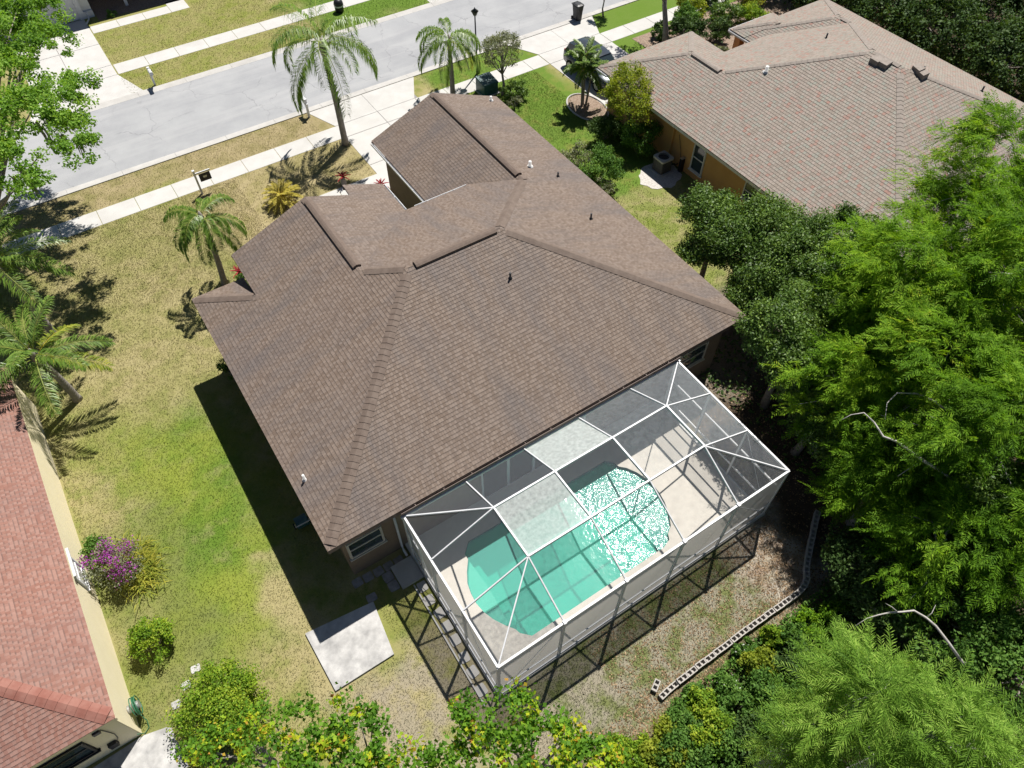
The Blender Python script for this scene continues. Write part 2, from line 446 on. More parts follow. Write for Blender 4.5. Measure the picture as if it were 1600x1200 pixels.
def lawn_mat(name, blades=False):
    m, n, b = material(name, (.2, .2, .1), .95, .1)
    p = n.pos()
    c, fine = lawn_color(n, p)
    if blades:
        a = n.attr('rnd')
        c = n.mix(1.0, c, n.ramp(a, [(0, (.82, .86, .8)), (.6, (1.0, 1.0, 1.0)), (1, (1.2, 1.18, 1.1))]), 'MULTIPLY')
    else:
        n.put(b.inputs['Normal'], n.bump(n.noise(p, 14, 4, .7), .55, .05))
    n.put(b.inputs['Base Color'], c)
    return m
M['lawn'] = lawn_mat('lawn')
M['blades'] = lawn_mat('grass_blades', True)

# ------------------------------------------------------------------ ground, road, paths
POOL = [(4.63,-.72),(4.26,-1.08),(4.26,-1.32),(3.98,-1.70),(3.76,-2.1),(3.67,-2.5),(3.64,-2.9),(3.70,-3.3),(3.85,-3.72),(4.08,-4.12),(4.30,-4.42),(4.36,-4.62),(4.66,-4.93),
        (10.60,-4.93),(10.98,-4.80),(11.10,-4.58),(11.40,-4.40),(11.68,-3.95),(11.86,-3.5),(11.95,-3.1),(11.97,-2.7),(11.92,-2.3),(11.80,-1.9),(11.58,-1.5),(11.36,-1.28),(11.30,-1.02),(11.03,-.76),(9.2,-.76)]
def fill_with_hole(outer, hole, z):
    bm = bmesh.new(); es = []
    for loop in (outer, hole):
        vs = [bm.verts.new((x, y, z)) for x, y in loop]
        for i in range(len(vs)): es.append(bm.edges.new((vs[i], vs[(i+1) % len(vs)])))
    bmesh.ops.triangle_fill(bm, use_beauty=True, edges=es)
    bmesh.ops.recalc_face_normals(bm, faces=bm.faces)
    for f in bm.faces:
        if f.normal.z < 0: f.normal_flip()
    return bm
def grow(poly, d):
    cx = sum(p[0] for p in poly)/len(poly); cy = sum(p[1] for p in poly)/len(poly)
    return [(x+d*(x-cx)/math.hypot(x-cx, y-cy), y+d*(y-cy)/math.hypot(x-cx, y-cy)) for x, y in poly]
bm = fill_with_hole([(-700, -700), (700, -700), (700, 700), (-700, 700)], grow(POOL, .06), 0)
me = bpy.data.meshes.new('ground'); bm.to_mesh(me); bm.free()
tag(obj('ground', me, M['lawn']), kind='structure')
def sheet(name, x0, x1, y0, y1, z, mat, z0=-.1):
    return tag(MB().box(x0, x1, y0, y1, z0, z).obj(name, mat), kind='structure')
sheet('road', -200, 200, 29.05, 35.85, .006, M['asphalt'])
def kerb(name, y0, y1, flip):
    root = tag(MB().box(-200, 200, min(y0, y1)+.02, max(y0, y1)-.02, -.12, .002).obj(name, M['concrete']), kind='structure')
    me = None
    for i in range(-7, 17):
        if me is None:
            L = 3.0; g = .006
            a, b = (.035, .008) if not flip else (.008, .035)
            ys = (y0, y0+.18, y1) if not flip else (y0, y1-.18, y1)
            zt = (.05, .045, .010) if not flip else (.010, .045, .05)
            V = []
            for x in (g, L-g):
                for y, z in zip(ys, zt): V.append((x, y, z))
                for y in reversed(ys): V.append((x, y, -.1))
            F = [(k, (k+1) % 6, 6+(k+1) % 6, 6+k) for k in range(6)]+[tuple(range(5, -1, -1)), tuple(range(6, 12))]
            me = pymesh('kerb_stone', V, F)
        obj('kerb_stone', me, M['concrete'], root, (i*3.0, 0, 0))
kerb('kerb', 28.55, 29.05, False)
kerb('kerb', 35.85, 36.38, True)
def slabs(name, boxes, mat, z=.02, base=(.33, .32, .30)):
    """a pavement whose slabs are separate pieces"""
    root = None
    meshes = {}
    for (x0, x1, y0, y1) in boxes:
        if root is None:
            xa = min(b[0] for b in boxes); xb = max(b[1] for b in boxes); ya = min(b[2] for b in boxes); yb = max(b[3] for b in boxes)
            root = tag(MB().box(x0+.03, x1-.03, y0+.03, y1-.03, -.12, .004).obj(name, M['paver']), kind='structure')
        key = (round(x1-x0, 3), round(y1-y0, 3))
        if key not in meshes:
            w, h = key; g = .012; c = .015
            V = [(g,g,-.1),(w-g,g,-.1),(w-g,h-g,-.1),(g,h-g,-.1),(g,g,z-.008),(w-g,g,z-.008),(w-g,h-g,z-.008),(g,h-g,z-.008),
                 (g+c,g+c,z),(w-g-c,g+c,z),(w-g-c,h-g-c,z),(g+c,h-g-c,z)]
            F = [(0,3,2,1)]+[(i,(i+1)%4,4+(i+1)%4,4+i) for i in range(4)]+[(4+i,4+(i+1)%4,8+(i+1)%4,8+i) for i in range(4)]+[(8,9,10,11)]
            meshes[key] = pymesh('slab', V, F)
        obj('slab', meshes[key], mat, root, (x0, y0, 0))
    return root
xs = [-12+2.0*i for i in range(0, 12)]
slabs('sidewalk', [(x-.08, x+1.92, 25.02, 26.35) for x in xs]+[(17.2+2*i, 19.2+2*i, 25.02, 26.35) for i in range(0, 4)]+[(25.2, 26.48, 25.02, 26.35)]+[(31.6+2*i, 33.6+2*i, 25.02, 26.35) for i in range(0, 8)], M['conc_pale'])
slabs('sidewalk', [(2.62+2*i, 4.62+2*i, 39.15, 40.5) for i in range(0, 11)]+[(28+2*i, 30+2*i, 39.15, 40.5) for i in range(0, 6)]+[(-12+2*i, -10+2*i, 39.15, 40.5) for i in range(0, 4)], M['conc_pale'])
# own driveway: apron, crossing, apron to the garage
def poly_sheet(name, poly, z, mat, parent=None, z0=-.1):
    o = MB().prism(poly, z0, z).obj(name, mat, parent)
    return o
dw = tag(poly_sheet('driveway', [(12.0,18.6),(17.4,18.6),(17.4,28.3),(12.0,28.3)], .004, M['paver']), kind='structure')
poly_sheet('slab', [(11.0,28.53),(11.82,26.38),(14.6,26.38),(14.6,28.53)], .021, M['conc_pale'], dw)
poly_sheet('slab', [(14.62,28.53),(14.62,26.38),(17.18,26.38),(18.3,28.53)], .021, M['conc_pale'], dw)
for x0, x1 in ((11.84, 14.6), (14.62, 17.18)):
    for y0, y1 in ((25.02, 26.36), (21.9, 25.0), (18.5, 21.88)):
        poly_sheet('slab', [(x0+.01,y0+.01),(x1-.01,y0+.01),(x1-.01,y1-.01),(x0+.01,y1-.01)], .022, M['conc_pale'], dw)
dr = tag(poly_sheet('driveway', [(26.6,19.7),(31.4,19.7),(31.4,28.3),(26.6,28.3)], .004, M['paver']), kind='structure')
poly_sheet('slab', [(25.4,28.53),(26.52,26.38),(29.0,26.38),(29.0,28.53)], .021, M['conc_pale'], dr)
poly_sheet('slab', [(29.02,28.53),(29.02,26.38),(31.58,26.38),(32.6,28.53)], .021, M['conc_pale'], dr)
for x0, x1 in ((26.5, 29.0), (29.02, 31.58)):
    for y0, y1 in ((25.02, 26.36), (22.2, 25.0), (19.4, 22.18)):
        poly_sheet('slab', [(x0+.01,y0+.01),(x1-.01,y0+.01),(x1-.01,y1-.01),(x0+.01,y1-.01)], .022, M['conc_pale'], dr)
df = tag(poly_sheet('driveway', [(-2.3,36.6),(2.4,36.6),(2.4,47.5),(-2.3,47.5)], .004, M['paver']), kind='structure')
poly_sheet('slab', [(-3.4,36.4),(-.02,36.4),(-.02,39.13),(-2.4,39.13)], .021, M['conc_pale'], df)
poly_sheet('slab', [(0,36.4),(3.42,36.4),(2.56,39.13),(0,39.13)], .021, M['conc_pale'], df)
for x0, x1 in ((-2.45, -.02), (0, 2.56)):
    for y0, y1 in ((39.15, 40.5), (40.52, 43.6), (43.62, 47.6)):
        poly_sheet('slab', [(x0+.01,y0+.01),(x1-.01,y0+.01),(x1-.01,y1-.01),(x0+.01,y1-.01)], .022, M['conc_pale'], df)
slabs('garden_path', [(2.6+1.8*i, 4.4+1.8*i, 45.2, 46.3) for i in range(0, 3)]+[(8.0, 9.3, 45.2, 46.9)], M['conc_pale'])
slabs('garden_path', [(8.1+1.3*i, 9.4+1.3*i, 19.6, 21.0) for i in range(0, 3)], M['conc_pale'])
FAR = sheet('driveway', 24.0, 27.5, 36.4, 60, .012, M['conc_pale'])

# ------------------------------------------------------------------ roofs
def clip(poly, n, d):
    """keep points with n.p >= d ; poly list of Vector with attached scalar via n"""
    out = []
    for i in range(len(poly)):
        a, b = poly[i], poly[(i+1) % len(poly)]
        da, db = n.dot(a)-d, n.dot(b)-d
        if da >= 0: out.append(a)
        if (da >= 0) != (db >= 0): out.append(a+(b-a)*(da/(da-db)))
    return out
def slope(name, poly, up, mat, parent, e=.143, lift=.012):
    """one roof slope laid in overlapping courses; poly = plan/3d corners, up = plan direction of rise"""
    P = [Vector(p) for p in poly]
    nrm = Vector((0, 0, 0))
    for i in range(1, len(P)-1): nrm += (P[i]-P[0]).cross(P[i+1]-P[0])
    nrm.normalize()
    if nrm.z < 0: nrm = -nrm
    h = Vector((up[0], up[1], 0)).normalized()
    v = (h - nrm*h.dot(nrm)).normalized()
    if v.z < 0: v = -v
    u = v.cross(nrm).normalized()
    v0 = min(v.dot(p) for p in P); v1 = max(v.dot(p) for p in P)
    V = []; F = []; UV = []
    k = 0
    while v0+k*e < v1-.01:
        lo, hi = v0+k*e, v0+(k+1)*e
        q = clip(clip(P, v, lo), -v, -hi)
        k += 1
        if len(q) < 3: continue
        top = []
        for p in q:
            t = (v.dot(p)-lo)/e
            top.append(p+nrm*(lift*(1-t)+.001))
        b = len(V)
        V += top; F.append(tuple(range(b, b+len(top)))); UV.append([(u.dot(p), v.dot(p)-v0+1e-4 if (v.dot(p)-lo) < e*.5 else v.dot(p)-v0-1e-4) for p in top])
        # butt edge
        low = [i for i, p in enumerate(q) if v.dot(p)-lo < 1e-4]
        if len(low) >= 2:
            a, c = top[low[0]], top[low[-1]]
            low2 = sorted(low, key=lambda i: u.dot(q[i])); a, c = top[low2[0]], top[low2[-1]]
            b = len(V)
            V += [a, c, c-nrm*(lift+.02), a-nrm*(lift+.02)]
            F.append((b, b+1, b+2, b+3)); UV.append([(u.dot(a), (k-1)*e+.01), (u.dot(c), (k-1)*e+.01), (u.dot(c), (k-1)*e+.005), (u.dot(a), (k-1)*e+.005)])
    # underside
    b = len(V); V += [p-nrm*.03-Vector((0, 0, .02)) for p in P]
    F.append(tuple(reversed(range(b, b+len(P))))); UV.append([(0, 0)]*len(P))
    me = pymesh(name, V, F)
    uvl = me.uv_layers.new(name='UVMap')
    i = 0
    for f in UV:
        for c in f: uvl.data[i].uv = c; i += 1
    # make sure tops face up
    return obj(name, me, mat, parent)
CAPM = {}
def caps(a, b, mat, parent, step=.24, w=.21, rise=.05, key='main'):
    """overlapping cap shingles along a hip or ridge from low a to high b"""
    a, b = Vector(a), Vector(b); d = b-a; L = d.length; d.normalize()
    if key not in CAPM:
        l = step*1.15; t = .012
        V = []
        for x, dz in ((0, .030), (l, .012)):
            for y, z in ((-w, -w*.33), (-w*.5, -w*.12), (0, .012), (w*.5, -w*.12), (w, -w*.33)): V.append((x, y, z+dz))
        for y, z in ((-w, -w*.33-.02), (w, -w*.33-.02)): V.append((0, y, z+.02))
        F = [(i, i+5, i+6, i+1) for i in range(4)]+[(0, 1, 2, 3, 4, 11, 10)]
        CAPM[key] = pymesh('ridge_cap', V, F)
        CAPM[key].materials.append(mat)
    xa = d; ya = Vector((0, 0, 1)).cross(xa).normalized(); za = xa.cross(ya)
    R3 = Matrix((xa, ya, za)).transposed().to_euler()
    n = max(1, int((L-.25)/step))
    for i in range(n):
        p = a+d*(min(.22, L*.3)+i*step*.97)
        obj('ridge_cap', CAPM[key], None, parent, p+Vector((0, 0, rise*.35)), R3)
def box_vent_strip(a, b, mat, parent, w=.17, h=.10):
    """raised ridge vent running along a ridge"""
    a, b = Vector(a), Vector(b); d = (b-a).normalized(); s = Vector((0, 0, 1)).cross(d).normalized()
    prof = [(-w, -.10), (-w, .015), (-w*.5, .06), (0, .085), (w*.5, .06), (w, .015), (w, -.10)]
    V = [p+s*y+Vector((0, 0, z+.02)) for p in (a, b) for y, z in prof]
    n = len(prof)
    F = [(i, i+1, n+i+1, n+i) for i in range(n-1)]+[tuple(range(n)), tuple(reversed(range(n, 2*n)))]
    return obj('ridge_vent', pymesh('ridge_vent', V, F), mat, parent)
def fascia(parent, a, b, inward, mat, h=.2, drop=0):
    a, b, i = Vector(a), Vector(b), Vector(inward)
    p = a+i*.03-Vector((0, 0, h/2+.045)); q = b+i*.03-Vector((0, 0, h/2+.045))
    return MB().bar(p, q, .03, h).obj('fascia', mat, parent)
def gutter(parent, a, b, outward, mat, w=.1, h=.09):
    """open box gutter along an eave"""
    a, b, o = Vector(a), Vector(b), Vector(outward)
    d = (b-a).normalized(); m = MB()
    up = Vector((0, 0, 1))
    base = -up*(h+.04)
    m.bar(a+o*(.02)+base+up*h/2, b+o*.02+base+up*h/2, .008, h)
    m.bar(a+o*(w)+base+up*h/2, b+o*w+base+up*h/2, .022, h+.02)
    m.bar(a+o*(w/2+.01)+base, b+o*(w/2+.01)+base, w, .008)
    L = (b-a).length; k = max(1, int(L/1.1))
    for i in range(k):
        p = a+d*(L*(i+.5)/k)+o*(w/2)+base+up*(h-.005)
        m.bar(p-o*w*.55, p+o*w*.55, .03, .012)
    return m.obj('gutter', mat, parent)
def vent_pipe(parent, p, h=.3, r=.045, mat=None, cap=True):
    m = MB().lathe([(r*2.2, -.06), (r*2.0, .03), (r, .05), (r, h), (r*.8, h)], p, 12)
    o = m.obj('vent_pipe', mat or M['dark'], parent, True)
    return o
def window(parent, axis, c, w, h, zc, outward, frame=None, glass=None, mull=True):
    """axis 'x': wall runs along x at y=c[1]; 'y': along y at x=c[0]"""
    fr = frame or M['white']; gl = glass or M['glass']
    x, y = c; t = .07; s = outward
    def B(a0, a1, z0, z1, d0, d1):
        m = MB()
        lo, hi = min(d0*s, d1*s), max(d0*s, d1*s)
        if axis == 'x': m.box(x+a0, x+a1, y+lo, y+hi, z0, z1)
        else: m.box(x+lo, x+hi, y+a0, y+a1, z0, z1)
        return m
    root = B(-w/2-.02, w/2+.02, zc-h/2-.02, zc+h/2+.02, .006, .02).obj('window', fr, parent)
    f = MB()
    for a0, a1, z0, z1 in ((-w/2, -w/2+t, zc-h/2, zc+h/2), (w/2-t, w/2, zc-h/2, zc+h/2), (-w/2+t, w/2-t, zc-h/2, zc-h/2+t), (-w/2+t, w/2-t, zc+h/2-t, zc+h/2)):
        b = B(a0, a1, z0, z1, .02, .075); f.add(b.V, b.F)
    if mull:
        b = B(-w/2+t, w/2-t, zc-.03, zc+.03, .02, .06); f.add(b.V, b.F)
    f.obj('frame', fr, root)
    if mull:
        B(-w/2+t, w/2-t, zc-h/2+t, zc-.03, .022, .03).obj('pane', gl, root)
        B(-w/2+t, w/2-t, zc+.03, zc+h/2-t, .022, .035).obj('pane', gl, root)
    else:
        B(-w/2+t, w/2-t, zc-h/2+t, zc+h/2-t, .022, .03).obj('pane', gl, root)
    B(-w/2-.06, w/2+.06, zc-h/2-.08, zc-h/2-.021, .0, .11).obj('sill', fr, root)
    return root

# ------------------------------------------------------------------ the house with the pool
PT = .3905; HE = 3.64
W_, A_ = 18.41, 7.21
def zl(x): return HE+PT*x
house = thing('house', 'brown shingle roofed house in the middle with the screened pool behind it', 'house', (9, 9, 0))
P1, P2, P3 = (0, 0, HE), (W_, 0, HE), (0, 13.21, HE)
A, B = (A_, A_, zl(A_)), (W_-A_, A_, zl(A_))
xc, xe = 5.80, 3.76
C_, D_ = (xc, 2*A_-xc, zl(xc)), (xc, 13.80, zl(xc))
E_, F_ = (W_-xe, 2*A_-xe, zl(xe)), (W_-xe, 18.80, zl(xe))
G_ = (W_, 18.80, HE)
roof = MB().box(8.9, 9.4, 7.0, 7.4, 6.0, 6.3).obj('roof', M['fascia'], house)
rm = M['roof_main']
xi = 2.18                                            # raised eave of the front left wing
yi = 13.21-xi
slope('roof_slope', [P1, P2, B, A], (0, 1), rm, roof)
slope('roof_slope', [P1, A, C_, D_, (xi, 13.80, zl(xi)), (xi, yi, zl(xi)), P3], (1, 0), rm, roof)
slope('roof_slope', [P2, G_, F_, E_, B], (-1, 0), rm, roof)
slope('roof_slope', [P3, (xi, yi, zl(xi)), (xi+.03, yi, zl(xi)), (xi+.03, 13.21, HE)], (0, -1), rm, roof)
zf = lambda y: zl(A_)-PT*(y-A_)                      # main front slope
zw = lambda x: zl(xc)-PT*(x-xc)                      # right slope of the front left wing
xr_, yr_ = 9.60, 12.42
zg = lambda x: zl(xe)-PT*((W_-xe)-x)                 # left slope of the garage wing
xg = 11.03
# valley of wing and main front: z equal -> x-xc+... ; both planes fall with same pitch
xv = xc + (yr_ - (2*A_-xc))                          # where the valley meets the front eave
xval = xr_
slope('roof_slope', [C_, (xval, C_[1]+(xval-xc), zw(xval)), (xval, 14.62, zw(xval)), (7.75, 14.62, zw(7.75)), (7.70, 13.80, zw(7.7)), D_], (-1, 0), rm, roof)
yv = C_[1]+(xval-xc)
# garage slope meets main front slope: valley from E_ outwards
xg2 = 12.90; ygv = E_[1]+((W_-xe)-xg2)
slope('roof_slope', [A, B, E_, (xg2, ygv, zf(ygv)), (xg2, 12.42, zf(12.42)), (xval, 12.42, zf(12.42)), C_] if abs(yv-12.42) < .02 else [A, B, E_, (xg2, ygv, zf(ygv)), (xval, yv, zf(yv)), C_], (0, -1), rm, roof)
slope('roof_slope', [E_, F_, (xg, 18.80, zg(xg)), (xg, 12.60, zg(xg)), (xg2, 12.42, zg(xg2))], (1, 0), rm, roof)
cm = M['cap_main']
caps(P1, A, cm, roof); caps(P2, B, cm, roof); caps(C_, A, cm, roof); caps(E_, B, cm, roof)
caps((xi, yi, zl(xi)), (xi+.02, yi-.02, zl(xi)), cm, roof)
caps(P3, (xi, yi, zl(xi)), cm, roof)
box_vent_strip((A[0]+.25, A_, A[2]), (B[0]-.2, A_, A[2]), M['vent'], roof)
box_vent_strip((xc, C_[1]+.25, C_[2]), (xc, 13.45, C_[2]), M['vent'], roof)
box_vent_strip((E_[0], E_[1]+.35, E_[2]), (E_[0], 18.45, E_[2]), M['vent'], roof)
caps((xc, 13.80, C_[2]), (xc, 13.4, C_[2]), cm, roof); caps((E_[0], 18.80, E_[2]), (E_[0], 18.4, E_[2]), cm, roof); caps((E_[0], E_[1]+.3, E_[2]), (E_[0], E_[1], E_[2]), cm, roof)
fm = M['fascia']
fascia(house, P1, P2, (0, 1, 0), fm); fascia(house, P1, P3, (1, 0, 0), fm); fascia(house, P2, G_, (-1, 0, 0), fm)
fascia(house, (0.02, 13.21, HE), (xi, 13.21, HE), (0, -1, 0), fm)
fascia(house, (xi, yi+.5, zl(xi)), (xi, 13.75, zl(xi)), (1, 0, 0), fm)
fascia(house, (xi, 13.80, zl(xi)), D_, (0, -1, 0), fm); fascia(house, D_, (7.7, 13.80, zw(7.7)), (0, -1, 0), fm)
fascia(house, (7.75, 14.62, zw(7.75)), (xr_, 14.62, zw(xr_)), (0, -1, 0), fm)
fascia(house, (xg, 18.80, zg(xg)), F_, (0, -1, 0), fm); fascia(house, F_, G_, (0, -1, 0), fm)
gutter(house, (xr_, 12.5, zw(xr_)), (xr_, 14.6, zw(xr_)), (1, 0, 0), M['white'])
gutter(house, (xg, 12.56, zg(xg)), (xg, 18.7, zg(xg)), (-1, 0, 0), M['white'])
gutter(house, (10.1, 12.42, zf(12.42)), (12.85, 12.42, zf(12.42)), (0, 1, 0), M['white'])
gutter(house, (2.6, 0, HE), (14.8, 0, HE), (0, -1, 0), M['fascia'])
fascia(house, (xr_, 12.42, zf(12.42)), (12.9, 12.42, zf(12.42)), (0, -1, 0), fm)
sm = M['stucco_main']
w1 = MB().box(.5, W_-.5, .5, 11.9, 0, HE-.2)
w1.box(2.55, 9.2, 11.9, 13.4, 0, 4.2); w1.box(.5, 2.55, 11.9, 12.75, 0, HE-.2); w1.box(11.45, W_-.5, 11.9, 18.4, 0, HE-.22)
w1.add([(2.55, 13.4, 4.2), (9.2, 13.4, 4.2), (9.2, 13.4, zw(9.2)-.08), (xc, 13.4, zl(xc)-.08), (2.55, 13.4, zl(2.55)-.08)], [(0, 1, 2, 3, 4)])
w1.add([(11.45, 18.4, HE-.22), (W_-.5, 18.4, HE-.22), (W_-.5, 18.4, HE+.1), (E_[0], 18.4, E_[2]-.08), (11.45, 18.4, zg(11.45)-.08)], [(0, 1, 2, 3, 4)])
w1.box(9.2, 11.45, 11.7, 11.9, HE-.2, 4.2)
w1.obj('wall', sm, house)
so_ = MB()
so_.box(.04, W_-.04, .04, .5, HE-.26, HE-.24); so_.box(.04, .5, .5, 13.15, HE-.26, HE-.24); so_.box(W_-.5, W_-.04, .5, 18.75, HE-.26, HE-.24)
so_.obj('soffit', M['white_dull'], house)
window(house, 'x', (1.28, .5), 1.32, 1.12, 1.93, -1, M['beige_metal'])
window(house, 'x', (16.35, .5), 1.5, 1.15, 1.95, -1, M['beige_metal'])
window(house, 'y', (.5, 8.2), 1.5, 1.3, 1.7, -1)
sl = MB().box(5.2, 11.4, .42, .498, .2, 2.5)
door = MB().box(6.0, 10.8, .44, .49, .17, 2.35).obj('sliding_door', M['white'], house)
for i in range(4):
    MB().box(6.08+i*1.18, 7.12+i*1.18, .425, .445, .25, 2.28).obj('pane', M['glass'], door)
gd = MB().box(12.3, 17.2, 18.36, 18.46, 0, 2.3).obj('garage_door', M['white_dull'], house)
vent_pipe(house, (15.72, 11.67, 4.69), .3, .075, M['white_dull'])
vent_pipe(house, (16.69, 10.78, 4.31), .24, .04)
vent_pipe(house, (15.96, 7.33, 4.60), .30, .04)
vent_pipe(house, (10.46, 5.30, 5.71), .3, .04)
vent_pipe(house, (.45, 2.72, 3.8), .32, .045, M['white_dull'])
vent_pipe(house, (17.75, 18.25, 3.9), .25, .06, M['white_dull'])
# downpipe at the rear corner by the screen room
MB().tube([(2.45, .40, 3.35), (2.45, .40, .35), (2.45, .30, .16), (2.45, .05, .12)], .045, 8).obj('downpipe', M['white'], house, True)

# ------------------------------------------------------------------ neighbour on the right
h2 = 2.80; PR = .39; xl2 = 25.65
nb = thing('house', 'orange stucco house with a mottled pinkish shingle roof beside the green lawn', 'house', (34, 8, 0))
def zr2(d): return h2+PR*d
x3, y3 = 43.05, -2.1
half = (x3-xl2)/2
R1 = (xl2+half, 8.25, zr2(half)); R2 = (xl2+half, y3+half, zr2(half))
roof2 = MB().box(33.9, 34.4, 7.0, 7.5, 5.6, 5.9).obj('roof', M['fascia'], nb)
rr = M['roof_right']
wd = 3.65
S1, S2 = (xl2+wd, 19.35-wd, zr2(wd)), (xl2+wd, R1[1]+(half-wd), zr2(wd))
c0 = (xl2, y3, h2); c1 = (xl2, 19.35, h2); c2 = (xl2+2*wd, 19.35, h2)
yf2 = 16.05; fz = lambda y: R1[2]-PR*(y-R1[1])
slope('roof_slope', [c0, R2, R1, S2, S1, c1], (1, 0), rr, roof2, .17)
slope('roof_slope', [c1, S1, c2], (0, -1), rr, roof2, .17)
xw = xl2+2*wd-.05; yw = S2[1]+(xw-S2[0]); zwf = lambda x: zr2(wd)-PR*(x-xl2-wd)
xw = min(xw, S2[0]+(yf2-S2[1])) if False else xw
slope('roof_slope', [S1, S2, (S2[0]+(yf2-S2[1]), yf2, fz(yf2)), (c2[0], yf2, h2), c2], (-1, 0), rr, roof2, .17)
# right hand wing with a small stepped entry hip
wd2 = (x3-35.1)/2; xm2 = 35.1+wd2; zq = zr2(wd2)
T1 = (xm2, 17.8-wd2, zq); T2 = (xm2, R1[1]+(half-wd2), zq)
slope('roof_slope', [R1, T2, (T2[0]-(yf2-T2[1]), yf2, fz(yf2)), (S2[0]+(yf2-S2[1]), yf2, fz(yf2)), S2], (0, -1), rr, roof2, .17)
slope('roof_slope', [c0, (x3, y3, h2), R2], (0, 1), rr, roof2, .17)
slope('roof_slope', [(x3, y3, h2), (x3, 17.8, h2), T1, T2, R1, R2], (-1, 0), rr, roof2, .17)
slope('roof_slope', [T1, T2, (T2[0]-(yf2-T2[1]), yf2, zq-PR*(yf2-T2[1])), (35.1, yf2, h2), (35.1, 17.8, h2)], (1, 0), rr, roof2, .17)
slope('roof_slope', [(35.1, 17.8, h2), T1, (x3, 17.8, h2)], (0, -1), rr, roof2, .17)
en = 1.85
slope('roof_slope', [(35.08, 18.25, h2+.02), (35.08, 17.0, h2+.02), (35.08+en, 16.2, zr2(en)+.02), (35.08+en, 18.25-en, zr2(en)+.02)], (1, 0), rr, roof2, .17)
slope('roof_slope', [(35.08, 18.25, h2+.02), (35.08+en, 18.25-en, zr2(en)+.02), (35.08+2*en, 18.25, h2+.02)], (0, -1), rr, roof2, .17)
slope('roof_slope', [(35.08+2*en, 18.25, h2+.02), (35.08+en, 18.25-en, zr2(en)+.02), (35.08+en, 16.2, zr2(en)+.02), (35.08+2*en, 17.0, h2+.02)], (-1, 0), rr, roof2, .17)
cr_ = M['cap_right']
for a, b in ((c0, R2), ((x3, y3, h2), R2), (c1, S1), (c2, S1), (S2, R1), (R1, R2), (T2, R1), ((35.1, 17.8, h2), T1), ((x3, 17.8, h2), T1), (T1, T2), ((35.08, 18.25, h2+.02), (35.08+en, 18.25-en, zr2(en)+.02))):
    caps(a, b, cr_, roof2, .28, .17, key='right')
box_vent_strip((S1[0], S1[1]-.15, S1[2]), (S2[0], S2[1]+.1, S2[2]), M['cap_right'], roof2)
for a, b, i in ((c0, c1, (1, 0, 0)), (c1, c2, (0, -1, 0)), (c2, (c2[0], yf2, h2), (-1, 0, 0)), ((x3, y3, h2), (x3, 17.8, h2), (-1, 0, 0)), (c0, (x3, y3, h2), (0, 1, 0)), ((35.1, 16.1, h2), (35.1, 18.2, h2), (1, 0, 0))):
    fascia(nb, a, b, i, M['white_dull'], .16)
gutter(nb, (xl2, 18.3, h2), (xl2, 19.35, h2), (-1, 0, 0), M['white']); gutter(nb, (35.08, 16.2, h2), (35.08, 18.25, h2), (-1, 0, 0), M['white']); gutter(nb, (35.08, 18.25, h2), (38.7, 18.25, h2), (0, 1, 0), M['white'])
w2 = MB().box(26.33, 42.5, -1.5, 15.5, 0, h2-.12); w2.box(26.33, 32.4, 15.5, 18.8, 0, h2-.12); w2.box(35.7, 42.5, 15.5, 17.2, 0, h2-.12)
w2.obj('wall', M['stucco_right'], nb)
MB().box(35.3, 35.75, 17.45, 17.9, 0, 2.65).obj('column', M['terracotta'], nb)
MB().box(26.2, 26.325, 12.98, 13.06, .05, 2.6).obj('downpipe', M['stucco_right'], nb)
for yc, hh, zc in ((10.93, 1.62, 1.32), (7.1, 1.05, 1.62)):
    window(nb, 'y', (26.33, yc), .9, hh, zc, -1)
MB().box(27.2, 31.8, 18.795, 18.85, .02, 2.25).obj('garage_door', M['white_dull'], nb)
MB().tube([(26.30, 12.1, .5), (26.26, 12.3, 1.2), (26.29, 12.6, 1.9)], .012, 6).obj('cable', M['dark'], nb)
vent_pipe(nb, (30.61, 11.48, 4.70), .32, .09, M['white_dull']); vent_pipe(nb, (36.0, 12.2, fz(12.2)-.02), .3, .045); vent_pipe(nb, (39.5, 4.5, h2+PR*(x3-39.5)), .3, .045); vent_pipe(nb, (36.5, 6.5, h2+PR*(x3-36.5)), .2, .05)
def box_vent(parent, p, yaw):
    m = MB(); x, y, z = p
    c, s = math.cos(yaw), math.sin(yaw)
    V = [(-.22,-.24,-.2),(.22,-.24,-.2),(.22,.24,-.2),(-.22,.24,-.2),(-.22,-.24,.14),(.22,-.24,.06),(.22,.24,.06),(-.22,.24,.14)]
    V = [(x+a*c-b*s, y+a*s+b*c, z+d) for a, b, d in V]
    m.add(V, [(0,3,2,1),(4,5,6,7),(0,1,5,4),(1,2,6,5),(2,3,7,6),(3,0,4,7)])
    return m.obj('box_vent', M['cap_right'], parent)
for q in ((1368, 98), (1381, 104)):
    p = at(*q, 5.98); box_vent(nb, (p[0], p[1], h2+PR*(p[0]-xl2)+.1), math.pi)
for q in ((1428, 122), (1436, 126)):
    p = at(*q, 5.6); box_vent(nb, (p[0], p[1], h2+PR*(p[1]-y3)+.12), -math.pi/2)

